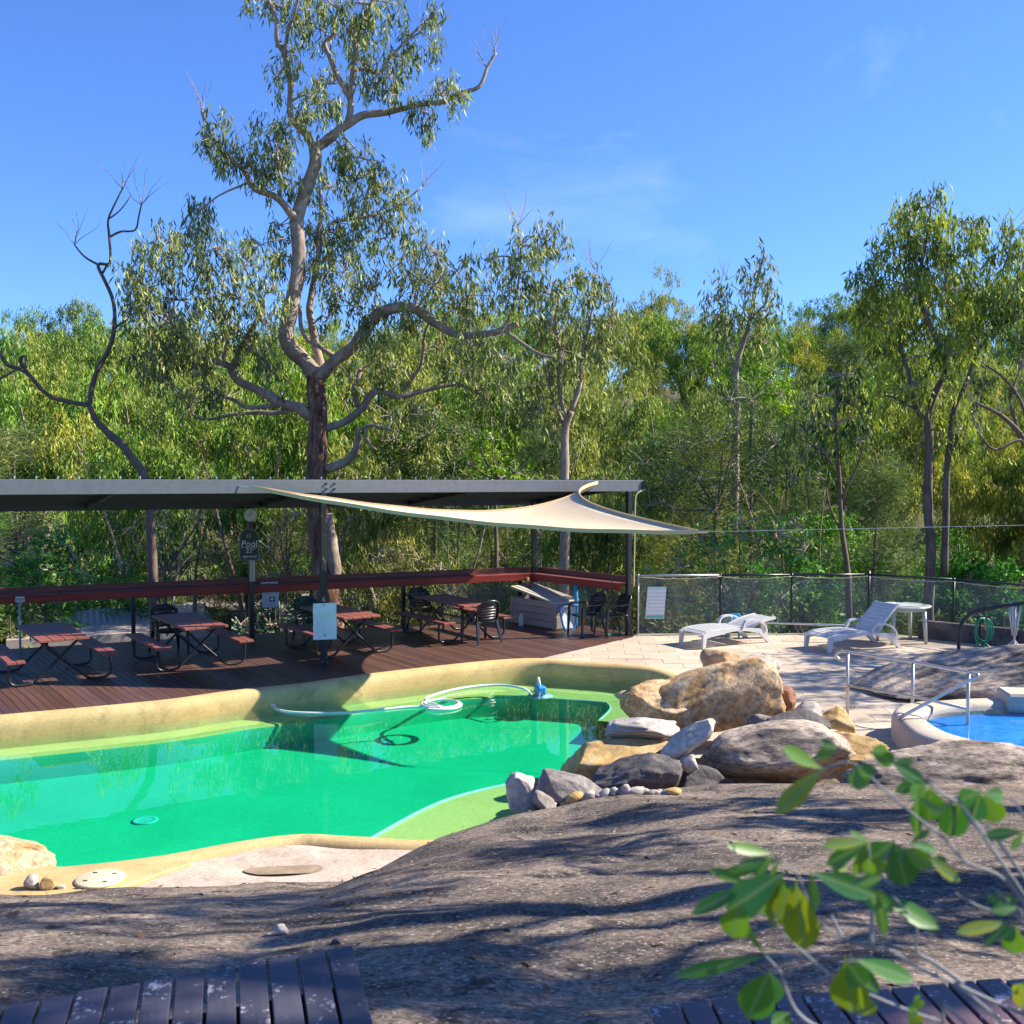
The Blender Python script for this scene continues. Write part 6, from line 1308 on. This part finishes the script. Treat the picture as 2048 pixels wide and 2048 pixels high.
# ------------------------------------------------------------------ bush and forest
def make_bush_tree(kind, seed):
    g = np.random.default_rng(seed); gr = random.Random(seed); wood = MB(); arr = []
    if kind == 'gum':
        H = gr.uniform(8.2, 9.6); fork = H * gr.uniform(0.35, 0.5)
        limb_tube(wood, [(0, 0, -0.4), (gr.uniform(-.2, .2), gr.uniform(-.2, .2), fork * 0.5), (gr.uniform(-.3, .3), gr.uniform(-.3, .3), fork)], 0.16, 0.11, 7, 4)
        for k_ in range(5):
            a_ = k_ * 1.257 + gr.uniform(-.4, .4); rr = gr.uniform(1.0, 2.3); e = Vector((rr * math.cos(a_), rr * math.sin(a_), H * gr.uniform(0.72, 0.97)))
            ps = limb_tube(wood, [(0, 0, fork - 0.1), (e.x * 0.35, e.y * 0.35, fork + (e.z - fork) * 0.45), e], 0.075, 0.02, 5, 4)
            for q in [ps[-1], ps[-3], ps[-5]]:
                for _ in range(3):
                    c = q + Vector((gr.gauss(0, .55), gr.gauss(0, .55), gr.gauss(0, .45))); rx_ = gr.uniform(0.45, 0.85)
                    a2, _b = clump_leaves(c, (rx_, rx_, rx_ * 0.8), 14, 13, 0.25, 0.052, g); arr.append(a2)
        for _ in range(8):
            c = Vector((gr.gauss(0, .9), gr.gauss(0, .9), gr.uniform(fork * 0.7, H * 0.7))); a2, _b = clump_leaves(c, (.6, .6, .5), 11, 12, 0.25, 0.052, g); arr.append(a2)
        leaf = lf_olive; bark = m_bark2
    elif kind == 'sheoak':
        H = gr.uniform(6.0, 7.5); limb_tube(wood, [(0, 0, -0.4), (0.1, 0, H * 0.4), (0, 0.1, H * 0.9)], 0.10, 0.02, 6, 4)
        for k_ in range(46):
            t_ = gr.uniform(0.08, 1.0); a_ = gr.uniform(0, 6.28); rr = (1.15 - t_) * 2.0 * gr.uniform(0.5, 1) + 0.2; c = Vector((rr * math.cos(a_), rr * math.sin(a_), H * t_))
            wood.tube([Vector((0, 0, max(0.2, H * t_ - rr * 0.7))), c], [0.025, 0.006], 4, False)
            a2, _b = clump_leaves(c, (.55, .55, .45), 15, 16, 0.34, 0.018, g, droop=-0.25, spread=0.8, hollow=0.1); arr.append(a2)
        leaf = lf_sheoak; bark = m_darkbranch
    elif kind == 'dense':
        H = gr.uniform(4.2, 5.4); limb_tube(wood, [(0, 0, -0.4), (0.1, 0, H * 0.5), (0, 0, H * 0.8)], 0.10, 0.03, 6, 3)
        for k_ in range(44):
            d = Vector((gr.gauss(0, 1), gr.gauss(0, 1), gr.gauss(0, 1))).normalized(); c = Vector((d.x * 1.7, d.y * 1.7, H * 0.52 + d.z * H * 0.42)) * gr.uniform(0.75, 1.0)
            a2, _b = clump_leaves(c, (.55, .55, .42), 17, 12, 0.15, 0.058, g, droop=0.3, spread=0.9); arr.append(a2)
        leaf = lf_green; bark = m_darkbranch
    else:                                            # low shrub
        H = 1.9
        for k_ in range(7):
            a_ = k_ * 0.9; wood.tube([(0, 0, -0.2), (0.5 * math.cos(a_), 0.5 * math.sin(a_), 0.8), (0.9 * math.cos(a_), 0.9 * math.sin(a_), 1.5)], [0.025, 0.018, 0.008], 4, False)
        for k_ in range(22):
            d = Vector((gr.gauss(0, 1), gr.gauss(0, 1), abs(gr.gauss(0, 1)))).normalized(); c = Vector((d.x * 1.15, d.y * 1.15, 0.25 + d.z * 1.35)) * gr.uniform(0.7, 1)
            a2, _b = clump_leaves(c, (.42, .42, .34), 12, 9, 0.17, 0.06, g, droop=-0.1, spread=1.0); arr.append(a2)
        leaf = lf_green if seed % 2 else lf_sheoak; bark = m_darkbranch
    root = empty({'gum': 'gum_tree', 'sheoak': 'sheoak_tree', 'dense': 'bush_tree', 'shrub': 'shrub'}[kind])
    wood.build('trunk' if kind != 'shrub' else 'stems', bark, root, True); leaf_obj('crown' if kind != 'shrub' else 'foliage', arr, leaf, root)
    return root
protos = {}
for kind, seeds in (('gum', (101, 102, 103, 104)), ('sheoak', (111, 112)), ('dense', (121, 122)), ('shrub', (131, 132))):
    protos[kind] = [make_bush_tree(kind, s_) for s_ in seeds]
used = set()
LAB = {'gum': ('olive gum tree with pale thin stem in the hillside bush', 'tree', 'gum trees in the bush'), 'sheoak': ('feathery grey green sheoak tree in the bush behind the deck', 'tree', 'sheoaks in the bush'),
       'dense': ('round dense green bush tree in the scrub behind the deck', 'tree', 'dense bush trees'), 'shrub': ('low leafy shrub in the scrub below the deck', 'shrub', 'shrubs below the deck')}
fr_ = random.Random(23)
def put(kind, x, y, s_=1.0, sz=None, leaf=None, label=None, group=None, dz=0.0):
    i = fr_.randrange(len(protos[kind])); pr0 = protos[kind][i]
    if pr0.name in used: o = copy_tree(pr0)
    else: o = pr0; used.add(pr0.name)
    o.location = (x, y, zg(x, y) - 0.05 + dz); o.rotation_euler = (0, 0, fr_.uniform(0, 6.28)); o.scale = (s_, s_, sz or s_)
    l_, c_, g_ = LAB[kind]; tag(o, label or l_, c_, group or g_)
    if leaf is not None:
        for ch_ in o.children:
            if ch_.name.startswith(('crown', 'foliage')):
                ch_.data = ch_.data.copy(); ch_.data.materials.clear(); ch_.data.materials.append(leaf)
    return o
y_ = 29.0
while y_ < 98:
    hw = 0.53 * y_ + 2.5; step = 3.5 + (y_ - 29) * 0.035; x = -hw + fr_.uniform(0, step)
    while x < hw:
        yy = y_ + fr_.uniform(-1.6, 1.6); q = fr_.random()
        kind = 'gum' if q < (0.5 if y_ < 42 else 0.8) else ('sheoak' if q < (0.78 if y_ < 42 else 0.9) else 'dense')
        s_ = fr_.uniform(0.82, 1.15) * (1.0 if y_ < 60 else 1.12)
        if kind == 'dense' and y_ > 45: s_ *= 1.5
        plc = ('at the foot of the hill', 'halfway up the wooded hill', 'on the skyline of the wooded hill')[0 if y_ < 42 else (1 if y_ < 66 else 2)]
        dsc = {'gum': 'olive gum tree with pale thin stem', 'sheoak': 'feathery grey green sheoak tree', 'dense': 'round dense green bush tree'}[kind]
        put(kind, x + fr_.uniform(-.6, .6), yy, s_, None, None, dsc + ' ' + plc, LAB[kind][2] + ' ' + plc)
        x += step * fr_.uniform(0.75, 1.3)
    y_ += 4.4 + (y_ - 29) * 0.07
for k_ in range(46):                                  # scrub right behind the railing and fence
    x = fr_.uniform(-16, 16); yy = fr_.uniform(25.0, 28.6) if x < 3 else fr_.uniform(24.4, 28)
    put('shrub', x, yy, fr_.uniform(0.8, 1.5) * (0.5 if -11.5 < x < -4.5 else 1))
for k_ in range(12):
    x = -17 + k_ * 3.0 + fr_.uniform(-.8, .8); put('sheoak' if k_ % 2 else 'dense', x, fr_.uniform(27.6, 30), fr_.uniform(0.7, 0.95))

# ------------------------------------------------------------------ particular shrubs one can pick out
def blob_plant(name, label, depth, clumps, leaf, L, W, per, dens, seed, droop=0.2, cat='shrub', stem=None, thick=1.0, spreadz=0.5):
    x0 = sum(c[0] for c in clumps) / len(clumps); yb_ = max(c[1] for c in clumps)
    limbs = [([(x0, yb_ + 30), (x0 + 5, yb_ - 10)], 4, 3, 0)]
    for c in clumps[:: max(1, len(clumps) // 6)]: limbs.append(([(x0 + 3, yb_), ((x0 + c[0]) / 2, (yb_ + c[1]) / 2), (c[0], c[1])], 2.5, 1, 0))
    o = traced_tree(name, label, cat, depth, limbs, clumps, m_darkbranch, leaf, L, W, per, dens, seed, droop, spreadz=spreadz, thick=thick)
    for ch_ in o.children:
        if ch_.name.startswith('trunk'): ch_.name = 'stems'
    return o
blob_plant('wattle_tree', 'dark green feathery wattle behind the roof beside the lime shrub', 28.5, [(860,870,50,40),(820,900,50,40),(800,940,50,40),(880,920,60,45),(900,860,45,40),(850,960,60,40),(930,950,50,40),(870,830,40,30),(790,880,35,35),(920,900,50,45),(960,980,50,40),(860,1000,60,40)], lf_dark, 0.14, 0.05, 14, 1.6, 201, 0.2, 'tree')
blob_plant('lime_shrub', 'bright lime green shrub showing above the shelter roof', 27.4, [(960,900,36,32),(1000,920,40,32),(1030,945,42,28),(985,880,30,26),(940,930,34,30),(1060,965,38,24),(1000,955,46,30),(950,870,25,22)], lf_lime, 0.16, 0.055, 11, 1.5, 202, 0.4)
blob_plant('green_shrub', 'glossy green shrub behind the railing at the shaded picnic tables', 23.4, [(60,1110,44,36),(110,1090,46,36),(150,1120,46,36),(100,1140,60,38),(50,1150,46,40),(170,1150,42,36),(90,1180,56,40),(30,1190,40,40),(150,1200,40,40),(110,1070,30,26),(60,1230,50,40),(120,1240,40,36),(20,1130,30,30)], lf_green, 0.17, 0.065, 9, 1.4, 203, 0.3)
blob_plant('yellow_green_shrub', 'light yellow green shrub behind the railing near the corner seat', 25.4, [(800,1110,40,30),(760,1120,40,34),(840,1120,42,30),(720,1150,44,36),(790,1150,50,36),(850,1160,46,36),(880,1140,34,28),(760,1190,54,36),(840,1210,54,36),(900,1190,36,34),(700,1200,40,36),(780,1240,54,36),(870,1250,50,36)], lf_grass, 0.22, 0.03, 14, 1.4, 204, -0.8)
blob_plant('green_vine', 'bright green leafy thicket behind the fence mesh', 24.2, [(1440,1100,60,36),(1500,1080,60,36),(1560,1070,60,40),(1610,1100,50,40),(1480,1050,50,30),(1550,1130,60,36),(1420,1150,50,36),(1500,1170,60,40),(1370,1200,46,36),(1440,1220,50,36),(1560,1200,50,40),(1620,1160,46,36),(1360,1130,40,34),(1310,1170,36,40),(1500,1240,56,30),(1590,1050,46,30),(1400,1080,40,36)], lf_green, 0.15, 0.06, 9, 1.5, 205, 0.3)
blob_plant('lime_vine', 'lime green creeper hanging high in the bush on the hill', 38, [(1428,738,22,36),(1554,745,36,36),(1560,790,36,36),(1540,770,30,34),(1432,700,20,24)], lf_lime, 0.2, 0.08, 9, 2.2, 206, 0.5, 'creeper')
blob_plant('sheoak_tree', 'large feathery dark sheoak spreading behind the fence', 27.5, [(1360,900,60,46),(1420,880,60,50),(1480,850,56,52),(1330,960,56,46),(1400,960,66,46),(1470,930,60,50),(1520,920,60,46),(1540,960,46,36),(1350,1020,60,40),(1430,1020,60,40),(1490,1000,56,40),(1300,1010,46,46),(1290,930,36,46),(1500,800,46,44),(1460,800,40,40),(1550,890,36,36)], lf_dark, 0.24, 0.02, 16, 1.5, 207, -0.3, 'tree')
blob_plant('blue_green_shrub', 'blue green leafed shrub growing between the chalkboard post and the picnic table', 22.6, [(560,1225,36,26),(590,1240,36,26),(540,1250,36,28),(600,1265,36,26),(500,1270,34,26),(560,1275,36,24),(620,1235,26,24),(480,1250,26,26)], lf_blue, 0.12, 0.05, 8, 1.5, 208, 0.2)
blob_plant('sheoak_sapling', 'pale feathery sapling beside the chalkboard', 25.8, [(560,1060,40,40),(590,1030,36,36),(540,1100,44,36),(580,1110,46,40),(610,1080,34,40),(560,1150,46,36),(600,1160,40,36),(530,1160,34,30),(575,1000,30,30)], lf_grass, 0.26, 0.02, 16, 1.3, 209, -0.5)
blob_plant('gum_sapling', 'tall thin gum with grey leaves at the left behind the roof', 27.6, [(330,1060,46,46),(370,1090,46,40),(300,1100,46,40),(350,1140,46,36),(260,1060,40,46),(400,1040,36,40),(310,1020,36,30),(240,1120,36,36),(420,1110,30,36)], lf_gum, 0.25, 0.05, 8, 1.2, 210, 1.0)
# bare leaning stems in the scrub
gs = random.Random(77)
STL = 'pale bare sapling stem leaning in the scrub behind the railing'
for k_ in range(46):
    x = gs.uniform(-14, 3) if k_ < 34 else gs.uniform(4, 14); yy = gs.uniform(25.5, 33); z0 = zg(x, yy); h_ = gs.uniform(3.5, 7); a_ = gs.uniform(-.28, .28); mb = MB()
    ps = limb_tube(mb, [(0, 0, -0.3), (a_ * h_ * 0.3 + gs.uniform(-.15, .15), 0, h_ * 0.35), (a_ * h_ * 0.7 + gs.uniform(-.3, .3), gs.uniform(-.3, .3), h_ * 0.7), (a_ * h_, 0, h_)], gs.uniform(0.03, 0.10), 0.01, 6, 4)
    for q in ps[5::2]:
        e = q + Vector((gs.uniform(-.9, .9), gs.uniform(-.5, .5), gs.uniform(0.3, 1.1))); mb.tube([q, q.lerp(e, 0.5) + Vector((0, 0, 0.1)), e], [0.014, 0.01, 0.004], 4, False)
    o = mb.build('dead_sapling', m_bark2 if k_ % 3 else m_darkbranch, None, True); o.location = (x, yy, z0); tag(o, STL, 'sapling', 'bare stems in the scrub')
# tufts of long grass below the deck
garr = []; gg = np.random.default_rng(5)
ng = 9000; gx_ = gg.uniform(-17, 14, ng); gy_ = gg.uniform(24.4, 34, ng); gz_ = terr(gx_, gy_); dd = np.stack([gg.normal(size=ng) * .3, gg.normal(size=ng) * .3, np.ones(ng)], 1); dd /= np.linalg.norm(dd, axis=1, keepdims=True)
lg = np.random.default_rng(9); nl = 420; fx_ = lg.uniform(-3.6, 4.2, nl); fy_ = lg.uniform(3.6, 10.4, nl); fz_ = np.array([zrock(a, b) for a, b in zip(fx_, fy_)]) + 0.012
pvx = lg.uniform(2.8, 10, 160); pvy = lg.uniform(14.5, 21, 160)
fx_ = np.concatenate([fx_, pvx]); fy_ = np.concatenate([fy_, pvy]); fz_ = np.concatenate([fz_, np.full(160, 0.014)]); nl = len(fx_); kp_ = (fz_ > -0.06) & ~in_poly(fx_, fy_) & ~((fx_ > 4.6) & (fy_ > 9.8) & (fy_ < 13.9))
fx_, fy_, fz_ = fx_[kp_], fy_[kp_], fz_[kp_]; nl = len(fx_); ta = lg.uniform(0, 6.28, nl); ld_ = np.stack([np.cos(ta), np.sin(ta), lg.normal(size=nl) * .12], 1)
lf_litter = leafmat('fallen_leaf', [(0.0, (0.10, 0.05, 0.025)), (0.5, (0.24, 0.13, 0.06)), (1.0, (0.42, 0.32, 0.18))], 0.1, 0.02)
v_ = leaf_arrays(np.stack([fx_, fy_, fz_], 1), ld_, lg.uniform(.03, .085, nl), lg.uniform(.008, .018, nl), lg)
o = leaf_obj('leaf_litter', [v_], lf_litter, None); tag(o, 'dry fallen leaves scattered over rock and paving', 'leaves', kind='stuff')
o = leaf_obj('long_grass', [leaf_arrays(np.stack([gx_, gy_, gz_], 1), dd, gg.uniform(.3, .9, ng), gg.uniform(.02, .05, ng), gg)], lf_grass, None); tag(o, 'dry long grass under the trees', 'grass', kind='stuff')
for k_, ps_ in protos.items():                       # drop prototypes that found no place
    for pr0 in ps_:
        if pr0.name not in used:
            for ch_ in list(pr0.children): bpy.data.objects.remove(ch_)
            bpy.data.objects.remove(pr0)
